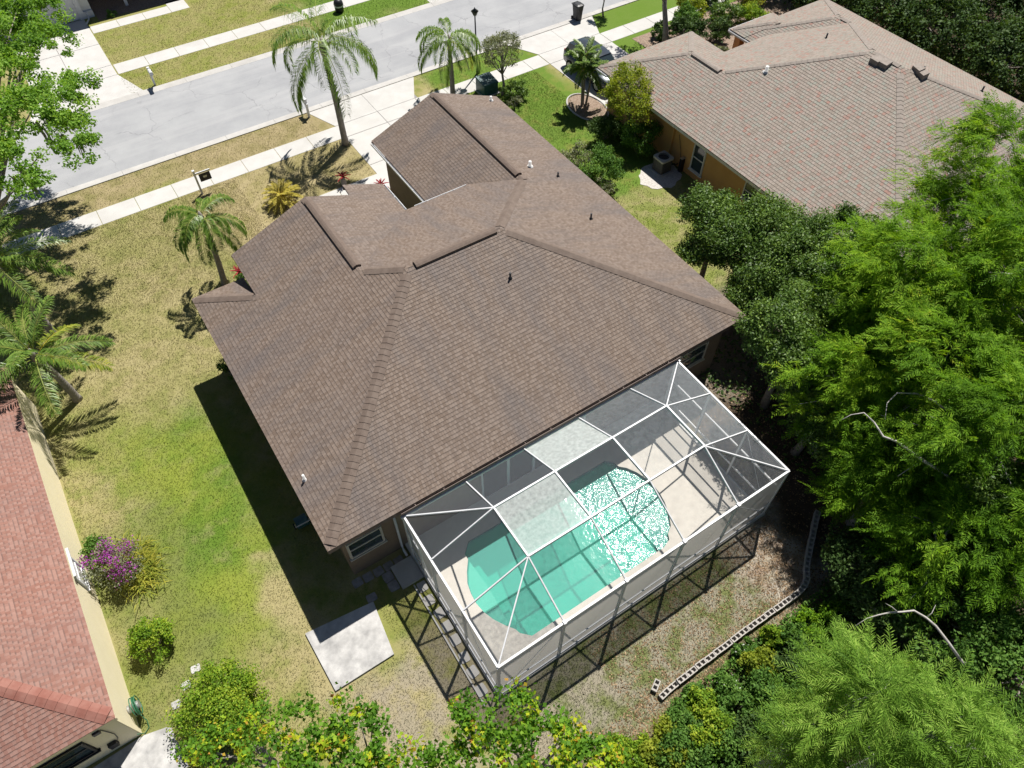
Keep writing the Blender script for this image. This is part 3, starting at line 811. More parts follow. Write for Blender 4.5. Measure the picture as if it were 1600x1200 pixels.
# ------------------------------------------------------------------ neighbour on the left
h3 = 2.32; PL = .42
lb = thing('house', 'cream stucco house with a red shingle roof beside the side yard', 'house', (-12, 8, 0))
xe3, ye3 = -7.44, -.68
hw = 7.5
roof3 = MB().box(-15.2, -14.7, 7.5, 8.0, 4.7, 5.0).obj('roof', M['fascia'], lb)
k0 = (xe3, ye3, h3); k1 = (xe3-hw, ye3+hw, h3+PL*hw); k2 = (xe3, 15.2, h3); k3 = (xe3-hw, 15.2-hw, h3+PL*hw)
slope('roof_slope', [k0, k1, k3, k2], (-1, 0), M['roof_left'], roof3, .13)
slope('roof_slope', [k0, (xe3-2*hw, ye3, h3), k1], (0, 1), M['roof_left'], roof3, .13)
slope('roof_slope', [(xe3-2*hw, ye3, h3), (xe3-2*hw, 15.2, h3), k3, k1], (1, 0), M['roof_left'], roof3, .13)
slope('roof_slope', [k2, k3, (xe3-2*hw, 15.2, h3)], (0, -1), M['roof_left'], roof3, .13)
caps(k0, k1, M['cap_left'], roof3, .3, .24, key='left')
fascia(lb, k0, k2, (-1, 0, 0), M['stucco_left'], .16); fascia(lb, k0, (xe3-2*hw, ye3, h3), (0, 1, 0), M['stucco_left'], .16)
lw = MB().box(-21.8, -7.57, -.59, 14.8, 0, h3-.1); lw.obj('wall', M['stucco_left'], lb)
MB().box(-7.565, -7.55, -.585, -.42, .02, h3-.12).obj('corner_trim', M['stucco_left'], lb)
window(lb, 'x', (-9.35, -.59), 1.5, 1.05, 1.35, -1, M['dark'], M['glass'])
window(lb, 'y', (-7.57, 5.25), 1.0, 1.0, 1.35, 1, M['white'], M['white_dull'])
MB().box(-7.568, -7.40, 4.7, 5.9, 1.95, 2.02).obj('awning', M['white'], lb)
MB().tube([(-8.05, -.61, 2.15), (-7.98, -.62, 1.7), (-7.93, -.62, 1.2), (-8.0, -.62, .8), (-8.15, -.63, .55)], .014, 6).obj('cable', M['dark'], lb)
MB().box(-8.35, -8.1, -.72, -.592, .45, .75).obj('meter_box', M['dark'], lb)
MB().box(-8.2, -8.0, -.74, -.592, h3-.32, h3-.16).obj('flood_light', M['dark'], lb)
tag(poly_sheet('patio', [(-7.55,-.66),(-6.72,-.86),(-6.55,-3.2),(-9.5,-3.3),(-9.5,-.75)], .035, M['conc_old']), kind='structure')

# ------------------------------------------------------------------ house across the street
fb = thing('house', 'pale stucco house across the street with a white garage door', 'house', (2, 52, 0))
MB().box(-4.2, 3.3, 47.75, 58, 0, 3.0).box(3.3, 14, 51.5, 58, 0, 3.0).obj('wall', M['stucco_white'], fb)
gd = MB().box(-3.6, 2.35, 47.66, 47.76, .03, 2.45).obj('garage_door', M['white'], fb)
for k in range(3): MB().box(-3.6, 2.35, 47.635, 47.662, .06+.8*k, .82+.8*k).obj('panel', M['white'], gd)
MB().box(2.36, 2.7, 47.6, 47.748, 0, 2.9).obj('trim', M['white'], fb); MB().box(2.7, 3.32, 47.6, 47.748, 0, .45).obj('trim', M['white'], fb)
fr_ = MB().box(-.5, 0, 52, 52.5, 4.4, 4.9).obj('roof', M['fascia'], fb)
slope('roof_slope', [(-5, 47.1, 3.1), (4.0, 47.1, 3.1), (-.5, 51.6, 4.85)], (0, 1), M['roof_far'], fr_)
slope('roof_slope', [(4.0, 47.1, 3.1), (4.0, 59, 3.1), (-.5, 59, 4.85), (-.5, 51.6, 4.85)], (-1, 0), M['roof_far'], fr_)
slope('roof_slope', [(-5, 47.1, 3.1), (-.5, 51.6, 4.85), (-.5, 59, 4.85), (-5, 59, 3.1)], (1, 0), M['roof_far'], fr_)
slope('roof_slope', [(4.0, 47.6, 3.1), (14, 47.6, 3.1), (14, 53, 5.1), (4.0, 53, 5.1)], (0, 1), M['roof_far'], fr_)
MB().box(5.55, 5.75, 47.9, 48.1, 0, 3.05).obj('porch_post', M['white'], fb)
MB().tube([(2.9, 47.5, .5), (2.9, 47.5, .12), (2.86, 47.3, .07), (2.55, 46.75, .05)], .05, 8).obj('downpipe', M['white'], fb, True)

# ------------------------------------------------------------------ pool deck, pool
def ring_wall(poly, z0, z1, m):
    n = len(poly); V = [(x, y, z0) for x, y in poly]+[(x, y, z1) for x, y in poly]
    m.add(V, [(i, (i+1) % n, n+(i+1) % n, n+i) for i in range(n)])
DX0, DX1, DY0, DY1 = 2.60, 14.78, -6.0, .49
bm = fill_with_hole([(DX0, DY0), (DX1, DY0), (DX1, DY1), (DX0, DY1)], POOL, .16)
me = bpy.data.meshes.new('pool_deck'); bm.to_mesh(me); bm.free()
dk = tag(obj('pool_deck', me, M['deck']), kind='structure')
m = MB(); ring_wall([(DX0, DY0), (DX1, DY0), (DX1, DY1), (DX0, DY1)], -.1, .16, m); m.obj('deck_edge', M['deck'], dk)
cop = bpy.data.materials.new('waterline_tile'); cop.use_nodes = True
M['tile'] = mottled('waterline_tile', (.10, .17, .19), (.20, .27, .28), 12, .4, .1, 40)
m = MB(); ring_wall(POOL, -.12, .158, m); m.obj('waterline_tile', M['tile'], dk)
M['plaster'] = mottled('pool_plaster', (.20, .56, .48), (.15, .48, .41), 1.2, .8, .1, 30)
bas = MB(); ring_wall(grow(POOL, .0), -1.5, -.12, bas)
bas.add([(x, y, -1.5) for x, y in POOL], [tuple(range(len(POOL)))])
pb = tag(bas.obj('pool_basin', M['plaster']), kind='structure')
M['step'] = mottled('pool_step', (.78, .82, .76), (.66, .74, .68), 5, .8, .1, 30)
MB().prism([(4.30,-1.34),(4.02,-1.72),(3.80,-2.1),(3.71,-2.5),(3.68,-2.9),(3.74,-3.3),(3.89,-3.72),(4.12,-4.10),(4.26,-4.0),(4.36,-2.6)], -1.45, -.06).obj('pool_step', M['step'], pb)
MB().prism([(4.30,-4.0),(4.40,-2.6),(4.34,-1.4),(4.62,-1.45),(4.70,-2.8),(4.58,-4.1)], -1.45, -.62).obj('pool_step', M['plaster'], pb)
wm = bpy.data.materials.new('pool_water'); wm.use_nodes = True
n = NN(wm.node_tree); wm.node_tree.nodes.clear()
out = n.new('OutputMaterial'); p = n.pos()
px_, py_, _ = n.sep(p)
calm = n.rng(px_, 8.2, 10.0, .10, 1.0, True)
wv = n.noise(n.comb(n.m('MULTIPLY', px_, 1.0), n.m('MULTIPLY', py_, 1.0), 0.), 2.6, 2, .5, .5)
wv2 = n.noise(p, 9, 3, .6, .4)
hgt = n.m('MULTIPLY', n.m('ADD', wv, n.m('MULTIPLY', wv2, .35)), calm)
nor = n.bump(hgt, 1.0, .045)
fr = n.new('Fresnel'); fr.inputs[0].default_value = 1.33; n.put(fr.inputs['Normal'], nor)
gl = n.new('BsdfGlossy'); gl.inputs['Roughness'].default_value = .09; n.put(gl.inputs['Normal'], nor)
tr = n.new('BsdfTransparent'); tr.inputs[0].default_value = (.48, .95, .84, 1)
di = n.new('BsdfDiffuse'); di.inputs[0].default_value = (.19, .70, .58, 1)
mx1 = n.new('MixShader'); mx1.inputs[0].default_value = .42; n.L.new(tr.outputs[0], mx1.inputs[1]); n.L.new(di.outputs[0], mx1.inputs[2])
mx2 = n.new('MixShader'); n.L.new(fr.outputs[0], mx2.inputs[0]); n.L.new(mx1.outputs[0], mx2.inputs[1]); n.L.new(gl.outputs[0], mx2.inputs[2])
n.L.new(mx2.outputs[0], out.inputs[0])
tag(obj('pool_water', pymesh('pool_water', [(x, y, .04) for x, y in POOL], [tuple(range(len(POOL)))]), wm), kind='structure')

# ------------------------------------------------------------------ screen room
def screen_mat(name, k, col, noise=None):
    """woven screen: the wires hide more the more obliquely one looks through"""
    m = bpy.data.materials.new(name); m.use_nodes = True
    n = NN(m.node_tree); m.node_tree.nodes.clear()
    g = n.new('NewGeometry')
    dt = n.new('VectorMath', operation='DOT_PRODUCT'); n.L.new(g.outputs['Normal'], dt.inputs[0]); n.L.new(g.outputs['Incoming'], dt.inputs[1])
    ca = n.m('MAXIMUM', n.m('ABSOLUTE', dt.outputs['Value']), .08)
    op = n.m('MINIMUM', n.m('DIVIDE', k, ca), .85)
    if noise:
        s, lo, hi = noise
        op = n.m('MINIMUM', n.m('ADD', op, n.rng(n.noise(g.outputs['Position'], s, 5, .65), .35, .68, lo, hi)), .95)
    t = n.new('BsdfTransparent'); d1 = n.new('BsdfDiffuse'); d1.inputs[0].default_value = (*col, 1)
    d2 = n.new('BsdfTranslucent'); d2.inputs[0].default_value = (*col, 1)
    d = n.new('MixShader'); d.inputs[0].default_value = .3; n.L.new(d1.outputs[0], d.inputs[1]); n.L.new(d2.outputs[0], d.inputs[2])
    mx = n.new('MixShader'); n.L.new(op, mx.inputs[0]); n.L.new(t.outputs[0], mx.inputs[1]); n.L.new(d.outputs[0], mx.inputs[2])
    o = n.new('OutputMaterial'); n.L.new(mx.outputs[0], o.inputs[0])
    return m
M['screen'] = screen_mat('insect_screen', .125, (.25, .265, .295), (6.0, .0, .04))
M['screen_wall'] = screen_mat('wall_screen', .17, (.36, .355, .345))
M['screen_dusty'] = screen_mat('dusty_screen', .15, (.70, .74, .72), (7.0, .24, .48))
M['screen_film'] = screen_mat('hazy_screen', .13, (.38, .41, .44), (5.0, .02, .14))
cage = thing('screen_room', 'white aluminium screen enclosure over the turquoise pool', 'screen room', (8.7, -3, .16))
X0, X1, Y0, HC, HT = 2.66, 14.72, -5.94, 3.355, 4.43
bx_ = [X0, 5.07, 7.48, 9.90, 12.31, X1]
by_ = [0.0, -1.95, -3.93, Y0]
wh = M['white']
def beam(p, q, w=.04, h=.08, name='beam'): return MB().bar(p, q, w, h).obj(name, wh, cage)
# top ring and raised centre
beam((X0-.1, -.11, HC), (X1+.1, -.11, HC), .07, .10); beam((X0, Y0, HC), (X1, Y0, HC), .07, .10)
beam((X0, -.06, HC), (X0, Y0, HC), .07, .10); beam((X1, -.06, HC), (X1, Y0, HC), .07, .10)
for y in by_[1:3]: beam((bx_[1], y, HT), (bx_[4], y, HT), .055, .11)
for x in bx_[1:5]:
    beam((x, by_[1], HT), (x, by_[2], HT), .055, .12)
    beam((x, -.1, HC+.03), (x, by_[1], HT)); beam((x, by_[2], HT), (x, Y0, HC+.03))
for y in by_[1:3]:
    beam((X0, y, HC+.02), (bx_[1], y, HT)); beam((bx_[4], y, HT), (X1, y, HC+.02))
beam((X0, -.1, HC+.02), (bx_[1], by_[1], HT)); beam((X1, -.1, HC+.02), (bx_[4], by_[1], HT))
beam((X0, Y0, HC+.02), (bx_[1], by_[2], HT)); beam((X1, Y0, HC+.02), (bx_[4], by_[2], HT))
# posts
for x in bx_: beam((x, Y0, .16), (x, Y0, HC), .065, .10, 'post')
for y in (-.05, by_[1], by_[2]):
    for x in (X0, X1): beam((x, y, .16), (x, y, HC), .065, .10, 'post')
# chair rails and bottom rails
for z, h in ((.92, .06), (.20, .07)):
    for i in range(5): beam((bx_[i]+.04, Y0, z), (bx_[i+1]-.04, Y0, z), .05, h, 'rail')
    for x in (X0, X1):
        ys = [-.05, by_[1], by_[2], Y0]
        for i in range(3):
            if x == X0 and i == 0:
                beam((x, -1.06, z), (x, by_[1]+.04, z), .05, h, 'rail')
            else: beam((x, ys[i]-.04, z), (x, ys[i+1]+.04, z), .05, h, 'rail')
beam((X0, -1.03, .16), (X0, -1.03, HC), .05, .07, 'post'); beam((X0, -.08, 2.25), (X0, -1.0, 2.25), .05, .06, 'rail')
dr_ = MB()
for p, q in (((X0-.01, -.14, .2), (X0-.01, -.14, 2.2)), ((X0-.01, -.96, .2), (X0-.01, -.96, 2.2)), ((X0-.01, -.14, 2.2), (X0-.01, -.96, 2.2)), ((X0-.01, -.14, .24), (X0-.01, -.96, .24)), ((X0-.01, -.14, 1.0), (X0-.01, -.96, 1.0))):
    dr_.bar(p, q, .045, .06)
dob = dr_.obj('screen_door', wh, cage); MB().box(X0-.09, X0-.03, -.93, -.88, 1.0, 1.1).obj('handle', M['black_metal'], dob)
# a cross brace near the top corner and cable braces
beam((X1-.02, -.2, 2.2), (X1-.02, by_[1]+.1, 2.2), .05, .06, 'rail'); beam((X1-.02, by_[1]-.1, 2.2), (X1-.02, by_[2]+.1, 2.2), .05, .06, 'rail'); beam((X1-.02, by_[2]-.1, 2.2), (X1-.02, Y0+.1, 2.2), .05, .06, 'rail')
for p, q in (((X0, -.1, HC-.1), (X0, by_[1], .3)), ((X0, by_[1], .3), (X0, -.6, 1.0)), ((X0, by_[2], HC-.1), (X0, Y0, .3)), ((X1, by_[2], HC-.1), (X1, Y0, .3)), ((bx_[4], Y0, HC-.1), (X1, Y0, .3)), ((bx_[1], Y0, HC-.1), (X0, Y0, .3))):
    MB().tube([p, q], .012, 6).obj('cable_brace', wh, cage)
for x in bx_[1:5]: MB().box(x-.05, x+.05, Y0-.07, Y0+.06, HC-.14, HC+.10).obj('bracket', wh, cage)
sc_ = M['screen']
def panel(pts, mat=None):
    return obj('screen_panel', pymesh('screen_panel', pts, [tuple(range(len(pts)))]), mat or sc_, cage)
dz = .03
for i in range(5):                                   # front slope, centre, rear slope
    a, b = bx_[i], bx_[i+1]
    if 1 <= i <= 3:
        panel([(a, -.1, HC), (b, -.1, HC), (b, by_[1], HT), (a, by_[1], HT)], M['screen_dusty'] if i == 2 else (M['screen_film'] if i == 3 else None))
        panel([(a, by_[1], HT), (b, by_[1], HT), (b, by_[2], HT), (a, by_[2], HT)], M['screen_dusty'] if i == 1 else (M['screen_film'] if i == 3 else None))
        panel([(a, by_[2], HT), (b, by_[2], HT), (b, Y0, HC), (a, Y0, HC)])
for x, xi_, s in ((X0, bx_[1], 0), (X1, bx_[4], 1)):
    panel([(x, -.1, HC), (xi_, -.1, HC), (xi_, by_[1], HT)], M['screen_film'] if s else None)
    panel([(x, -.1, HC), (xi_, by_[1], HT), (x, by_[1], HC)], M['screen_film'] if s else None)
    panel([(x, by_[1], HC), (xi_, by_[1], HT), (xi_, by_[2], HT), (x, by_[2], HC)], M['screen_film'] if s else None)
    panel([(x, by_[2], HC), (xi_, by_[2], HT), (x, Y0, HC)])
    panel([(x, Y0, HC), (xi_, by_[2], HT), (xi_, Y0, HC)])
for i in range(5):
    a, b = bx_[i], bx_[i+1]
    panel([(a, Y0, .92), (b, Y0, .92), (b, Y0, HC), (a, Y0, HC)], M['screen_wall']); panel([(a, Y0, .2), (b, Y0, .2), (b, Y0, .92), (a, Y0, .92)], M['screen_wall'])
for x in (X0, X1):
    for i in range(3):
        a, b = by_[i], by_[i+1]
        panel([(x, a, .92), (x, b, .92), (x, b, HC), (x, a, HC)], M['screen_wall']); panel([(x, a, .2), (x, b, .2), (x, b, .92), (x, a, .92)], M['screen_wall'])

# ------------------------------------------------------------------ small structures round the house
tag(poly_sheet('patio', [(-1.87,-.52),(.62,-.80),(.38,-2.83),(-1.80,-2.83)], .09, M['conc_old']), kind='structure')
tag(poly_sheet('entry_step', [(1.72,-.02),(2.58,-.02),(2.58,-.97),(1.72,-.97)], .15, M['concrete']), kind='structure')
STG = 'stepping stones along the screen room'
def stone(name, label, cx, cy, w, h, rot, z, mat, group):
    m = MB(); n = 10; pts = []
    for k in range(4):
        for t in (0, .5):
            pass
    c, s = math.cos(rot), math.sin(rot)
    for (a, b) in ((-1,-.8),(-.8,-1),(0,-1.03),(.8,-1),(1,-.8),(1.02,0),(1,.8),(.8,1),(0,.98),(-.8,1),(-1,.8),(-1.02,0)):
        x, y = a*w/2*(1+random.uniform(-.04,.04)), b*h/2*(1+random.uniform(-.04,.04)); pts.append((cx+x*c-y*s, cy+x*s+y*c))
    return tag(m.prism(pts, -.02, z).obj(name, mat), label, 'stepping stone', group)
for k, (x, y) in enumerate([(2.36,-1.26),(2.33,-1.83),(2.39,-2.44),(2.39,-2.99),(2.37,-3.55),(2.34,-4.22),(2.33,-4.79),(2.26,-5.44)]):
    stone('stepping_stone', 'square concrete stepping stone in the row beside the screen room', x, y, .34, .38, random.uniform(-.1,.1), .035, M['concrete'], STG)
tag(MB().bar((2.13,-1.05,.03),(2.10,-5.95,.03), .05, .08).obj('edging_strip', M['conc_pale']), 'long low edging strip beside the row of stepping stones', 'edging')
for k, (x, y) in enumerate([(1.49,-.25),(1.50,-.66)]):
    stone('paving_stone', 'dark square paver next to the step by the screen door', x, y, .36, .38, 0, .045, M['paver'], 'pavers next to the step')
for k in range(5):
    stone('paving_stone', 'grey square paver in the row under the rear window', .47+.41*k, .17-.02*k, .36, .33, .03, .04, M['paver'], 'pavers under the rear window')
stone('paving_stone', 'lone grey paver at the corner of the weathered slab', .64, -.62, .36, .30, -.05, .05, M['paver'], None)
for q in ((306,1045),(291,1071),(276,1101)):
    p = at(*q); stone('stepping_stone', 'white stepping stone in the grass by the clipped bush', p[0], p[1], .3, .26, random.uniform(-.4,.4), .03, M['conc_old'], 'white stones in the grass')
def bed(name, pts, mat, z=.02):
    return tag(poly_sheet(name, pts, z, mat, None, -.05), kind='structure')
def blob(cx, cy, rx, ry, n=22, j=.12):
    return [(cx+rx*math.cos(2*math.pi*k/n)*(1+random.uniform(-j, j)), cy+ry*math.sin(2*math.pi*k/n)*(1+random.uniform(-j, j))) for k in range(n)]
bed('gravel_bed', blob(24.95, 12.2, 1.25, 1.1), M['gravel'])
bed('planting_bed', blob(25.55, 19.7, 1.0, 1.55, 26, .05), M['mulch'])
ed = MB(); pts = blob(25.55, 19.7, 1.05, 1.6, 26, .0)
ed.tube([(x, y, .04) for x, y in pts]+[(pts[0][0], pts[0][1], .04)], .05, 6)
tag(ed.obj('bed_edging', M['conc_pale']), 'curved concrete edging round the palm bed', 'edging')
bed('planting_bed', [(4.3,47.0),(9.0,46.6),(9.0,51.4),(3.4,51.4),(3.4,46.8)], M['mulch'])

# concrete block retaining wall
cw = thing('block_wall', 'low wall of hollow concrete blocks curving along the edge of the woods', 'wall', (10.5, -9, 0))
def block_mesh():
    L, Wd, H, t = .395, .195, .19, .034
    m = MB()
    m.box(0, L, 0, t, 0, H); m.box(0, L, Wd-t, Wd, 0, H)
    for x in (0, (L-t)/2, L-t): m.box(x, x+t, t+.0005, Wd-t-.0005, 0, H-.001)
    m.box(.002, L-.002, t+.001, Wd-t-.001, 0, .05)
    me = m.mesh('block'); me.materials.append(M['block']); return me
bmw = block_mesh()
path = [(7.05,-9.02),(7.6,-8.96),(9.5,-8.95),(11.4,-8.95),(13.3,-9.02),(13.8,-8.98),(14.25,-8.75),(14.6,-8.42),(15.3,-7.95),(16.0,-7.5),(16.6,-7.1)]
def walk(path, step):
    out = []; acc = 0.; nxt = 0.
    for a, b in zip(path[:-1], path[1:]):
        d = math.hypot(b[0]-a[0], b[1]-a[1])
        while nxt <= acc+d:
            t = (nxt-acc)/d; out.append((a[0]+(b[0]-a[0])*t, a[1]+(b[1]-a[1])*t)); nxt += step
        acc += d
    return out
wp = walk(path, .403)
for k in range(len(wp)-1):
    (x, y), (x2, y2) = wp[k], wp[k+1]
    a = math.atan2(y2-y, x2-x)+random.uniform(-.02, .02)
    z = .02 if k > 1 else -.05
    o = obj('block', bmw, None, cw, (x, y+random.uniform(-.01, .01), z-.14), (0, 0, a))
    o = obj('block', bmw, None, cw, (x+random.uniform(-.02, .02), y+random.uniform(-.012, .012), z+.05), (random.uniform(-.015,.015), 0, a))
tag(obj('concrete_block', bmw, None, None, (7.05, -8.72, .0), (0, 0, .5)), 'single concrete block lying loose by the end of the block wall', 'block')

# ------------------------------------------------------------------ street furniture
def mailbox(loc, yaw, label):
    t = thing('mailbox', label, 'mailbox', (loc[0], loc[1], 0), 'mailboxes along the street')
    def rot(V): return [(loc[0]+x*math.cos(yaw)-y*math.sin(yaw), loc[1]+x*math.sin(yaw)+y*math.cos(yaw), z) for x, y, z in V]
    m = MB().box(-.06, .06, -.06, .06, -.1, 1.15); m.box(-.08, .08, -.08, .08, 1.15, 1.2); m.box(-.045, .045, -.5, .2, .86, .95)
    m.bar((0, -.35, .86), (0, -.06, .55), .07, .07)
    obj('post', pymesh('post', rot(m.V), m.F), M['white'], t)
    prof = [(-.1, .0), (.1, .0), (.1, .12)]+[(.1*math.cos(a), .12+.1*math.sin(a)) for a in [math.pi*k/8 for k in range(1, 8)]]+[(-.1, .12)]
    n = len(prof); V = [(x, y, .95+z) for y in (-.62, -.12) for x, z in prof]
    F = [tuple(range(n)), tuple(reversed(range(n, 2*n)))]+[(i, n+i, n+(i+1) % n, (i+1) % n) for i in range(n)]
    b = obj('box', pymesh('box', rot(V), F), M['white'], t)
    f = MB().box(.102, .115, -.4, -.37, 1.03, 1.2); f.box(.102, .115, -.4, -.3, 1.15, 1.2); obj('flag', pymesh('flag', rot(f.V), f.F), M['dark'], b)
    return t
mailbox((4.2, 36.62), 0, 'white post mailbox on the far verge across the street')
mailbox((10.92, 28.1), math.pi, 'white post mailbox on the near verge beside the tall palm')
sg = thing('sign_post', 'white yard post with a hanging black sale sign by the sidewalk', 'sign', (3.120, 24.650, 0))
MB().box(3.070, 3.170, 24.600, 24.700, -.1, 1.45).box(3.055, 3.185, 24.585, 24.715, 1.45, 1.49).obj('post', M['white'], sg)
MB().box(3.172, 3.950, 24.620, 24.680, 1.22, 1.30).obj('arm', M['white'], sg)
M['signface'] = mottled('sign_print', (.02, .02, .025), (.05, .05, .055), 6, .4, .0, 10)
pl = MB().box(3.300, 3.900, 24.635, 24.665, .70, 1.16).obj('sign_panel', M['signface'], sg)
MB().box(3.360, 3.375, 24.640, 24.660, 1.16, 1.22).box(3.820, 3.835, 24.640, 24.660, 1.16, 1.22).obj('hook', M['metal'], sg)
MB().box(3.50, 3.70, 24.625, 24.634, .90, 1.02).obj('emblem', M['metal'], pl)
def wheelie(loc, label, yaw=0):
    x, y = loc
    t = thing('wheeled_bin', label, 'trash bin', (x, y, 0), 'bins put out along the street')
    def rot(V): return [(x+a*math.cos(yaw)-b*math.sin(yaw), y+a*math.sin(yaw)+b*math.cos(yaw), z) for a, b, z in V]
    V = []
    for (wx, wy, z) in ((.24, .26, .05), (.26, .29, .5), (.31, .35, 1.0)):
        for k in range(16):
            a = 2*math.pi*(k+.5)/16
            c, s = math.cos(a), math.sin(a); e = 2/5
            V.append((wx*math.copysign(abs(c)**e, c), wy*math.copysign(abs(s)**e, s), z))
    F = [(i*16+k, i*16+(k+1) % 16, (i+1)*16+(k+1) % 16, (i+1)*16+k) for i in range(2) for k in range(16)]+[tuple(reversed(range(16)))]
    obj('body', pymesh('body', rot(V), F), M['dark'], t)
    V = [(v[0]*1.06, v[1]*1.06, 1.0) for v in V[32:48]]+[(v[0]*1.0, v[1]*1.0, 1.05) for v in V[32:48]]+[(v[0]*.6, v[1]*.6, 1.10) for v in V[32:48]]
    F = [(i*16+k, i*16+(k+1) % 16, (i+1)*16+(k+1) % 16, (i+1)*16+k) for i in range(2) for k in range(16)]+[tuple(range(32, 48)), tuple(reversed(range(16)))]
    obj('lid', pymesh('lid', rot(V), F), M['dark'], t)
    m = MB().tube([(-.27, .33, 1.0), (-.27, .42, 1.02), (.27, .42, 1.02), (.27, .33, 1.0)], .018, 6); obj('handle', pymesh('handle', rot(m.V), m.F), M['dark'], t)
    for s in (-1, 1):
        m = MB().tube([(s*.20, .28, .11), (s*.27, .28, .11)], .11, 14); obj('wheel', pymesh('wheel', rot(m.V), m.F), M['rubber'], t)
    return t
wheelie((31.45, 28.75), 'black wheeled trash bin standing on the driveway apron')
dm = thing('yard_bin', 'rounded black bin with a pale band on the far sidewalk', 'trash bin', (18.0, 38.85, 0))
MB().lathe([(.26, .0), (.30, .05), (.32, .45), (.32, .50)], (18.0, 38.85, .0), 18).obj('body', M['dark'], dm, True)
MB().lathe([(.325, .38), (.33, .40), (.33, .46), (.325, .48)], (18.0, 38.85, .0), 18).obj('band', M['white'], dm, True)
MB().lathe([(.34, .50), (.34, .56), (.30, .72), (.2, .84), (.05, .88)], (18.0, 38.85, .0), 18).obj('lid', M['dark'], dm, True)
lamp = thing('street_lamp', 'slim black street lamp rising between the palm and the shrubby tree', 'street lamp', (21.94, 26.64, 0))
MB().tube([(21.94, 26.64, -.1), (21.94, 26.64, .4), (21.93, 26.65, .45), (21.92, 26.66, 3.7)], [.09, .09, .055, .04], 10).obj('pole', M['black_metal'], lamp, True)
MB().lathe([(.03, 0), (.1, .03), (.19, .22), (.19, .26), (.23, .28), (.05, .42), (.02, .5)], (21.92, 26.66, 3.7), 14).obj('lantern', M['black_metal'], lamp, True)
MB().tube([(21.9, 26.6, .015), (20.8, 24.8, .015)], .0, 3) if False else None
ub = thing('utility_box', 'green metal utility cabinet near the garage corner', 'utility box', (21.4, 24.6, 0))
ux, uy = 21.35, 24.55
V = [(ux-.5,uy-.5,0),(ux+.5,uy-.5,0),(ux+.5,uy+.5,0),(ux-.5,uy+.5,0),(ux-.5,uy-.5,.72),(ux+.5,uy-.5,.72),(ux+.5,uy+.5,.86),(ux-.5,uy+.5,.86)]
b_ = obj('cabinet', pymesh('cabinet', V, [(0,3,2,1),(4,5,6,7),(0,1,5,4),(1,2,6,5),(2,3,7,6),(3,0,4,7)]), M['green_box'], ub)
V = [(ux-.54,uy-.54,.72),(ux+.54,uy-.54,.72),(ux+.54,uy+.54,.87),(ux-.54,uy+.54,.87),(ux-.5,uy-.5,.80),(ux+.5,uy-.5,.80),(ux+.5,uy+.5,.94),(ux-.5,uy+.5,.94)]
obj('lid', pymesh('lid', V, [(0,3,2,1),(4,5,6,7),(0,1,5,4),(1,2,6,5),(2,3,7,6),(3,0,4,7)]), M['green_box'], ub)
MB().box(ux-.6, ux+.6, uy-.6, uy+.6, -.05, .05).obj('base', M['concrete'], ub)
# air conditioner
acx, acy = 25.35, 12.55
ac = thing('air_conditioner', 'boxy outdoor air conditioner on white gravel beside the orange wall', 'air conditioner', (acx, acy, 0))
MB().box(acx-.5, acx+.5, acy-.5, acy+.5, 0, .07).obj('pad', M['concrete'], ac)
def rrect(w, r, n=5):
    out = []
    for cx_, cy_2, a0 in ((w-r, w-r, 0), (-w+r, w-r, 90), (-w+r, -w+r, 180), (w-r, -w+r, 270)):
        for k in range(n): a = math.radians(a0+90*k/(n-1)); out.append((acx+cx_+r*math.cos(a), acy+cy_2+r*math.sin(a)))
    return out
MB().prism(rrect(.40, .1), .07, .82).obj('coil', M['fins'], ac)
tp = MB(); o1 = rrect(.43, .11); nn = len(o1)
inner = [(acx+.31*math.cos(2*math.pi*(k)/nn+.2), acy+.31*math.sin(2*math.pi*k/nn+.2)) for k in range(nn)]
V = [(x, y, .80) for x, y in o1]+[(x, y, .90) for x, y in o1]+[(x, y, .92) for x, y in inner]+[(x, y, .80) for x, y in inner]
F = [(k+j*nn, (k+1) % nn+j*nn, (k+1) % nn+(j+1)*nn, k+(j+1)*nn) for j in range(3) for k in range(nn)]
tp.add(V, F); tp.obj('top', M['beige_metal'], ac)
for k in range(4):
    a = math.pi/2*k+.78
    MB().bar((acx+.39*math.cos(a)*1.2, acy+.39*math.sin(a)*1.2, .06), (acx+.39*math.cos(a)*1.2, acy+.39*math.sin(a)*1.2, .82), .05, .05).obj('corner_post', M['beige_metal'], ac)
fan = MB().lathe([(.06, .74), (.06, .80)], (acx, acy, 0), 10)
for k in range(3):
    a = 2*math.pi*k/3; c, s = math.cos(a), math.sin(a)
    fan.add([(acx+.05*c-.05*s, acy+.05*s+.05*c, .75), (acx+.28*c-.1*s, acy+.28*s+.1*c, .74), (acx+.28*c+.1*s, acy+.28*s-.1*c, .79), (acx+.05*c+.05*s, acy+.05*s-.05*c, .79)], [(0, 1, 2, 3)])
fan.obj('fan', M['black_metal'], ac)
gr = MB()
for k in range(5): gr.lathe([(.06+.055*k, .905), (.065+.055*k, .912)], (acx, acy, 0), 20)
gr2 = MB()
for k in range(5):
    r0 = .06+.055*k; pts = [(acx+r0*math.cos(2*math.pi*i/20), acy+r0*math.sin(2*math.pi*i/20), .915) for i in range(21)]; gr2.tube(pts, .006, 5)
gr2.obj('grille', M['black_metal'], ac)
MB().tube([(25.75, 12.35, .3), (26.05, 12.3, .3), (26.1, 12.3, .2), (26.33, 12.28, .2)], .03, 7).obj('pipe', M['dark'], ac)
db = thing('disconnect_box', 'dark electrical box standing between the air conditioner and the wall', 'electrical box', (26.1, 11.9, 0))
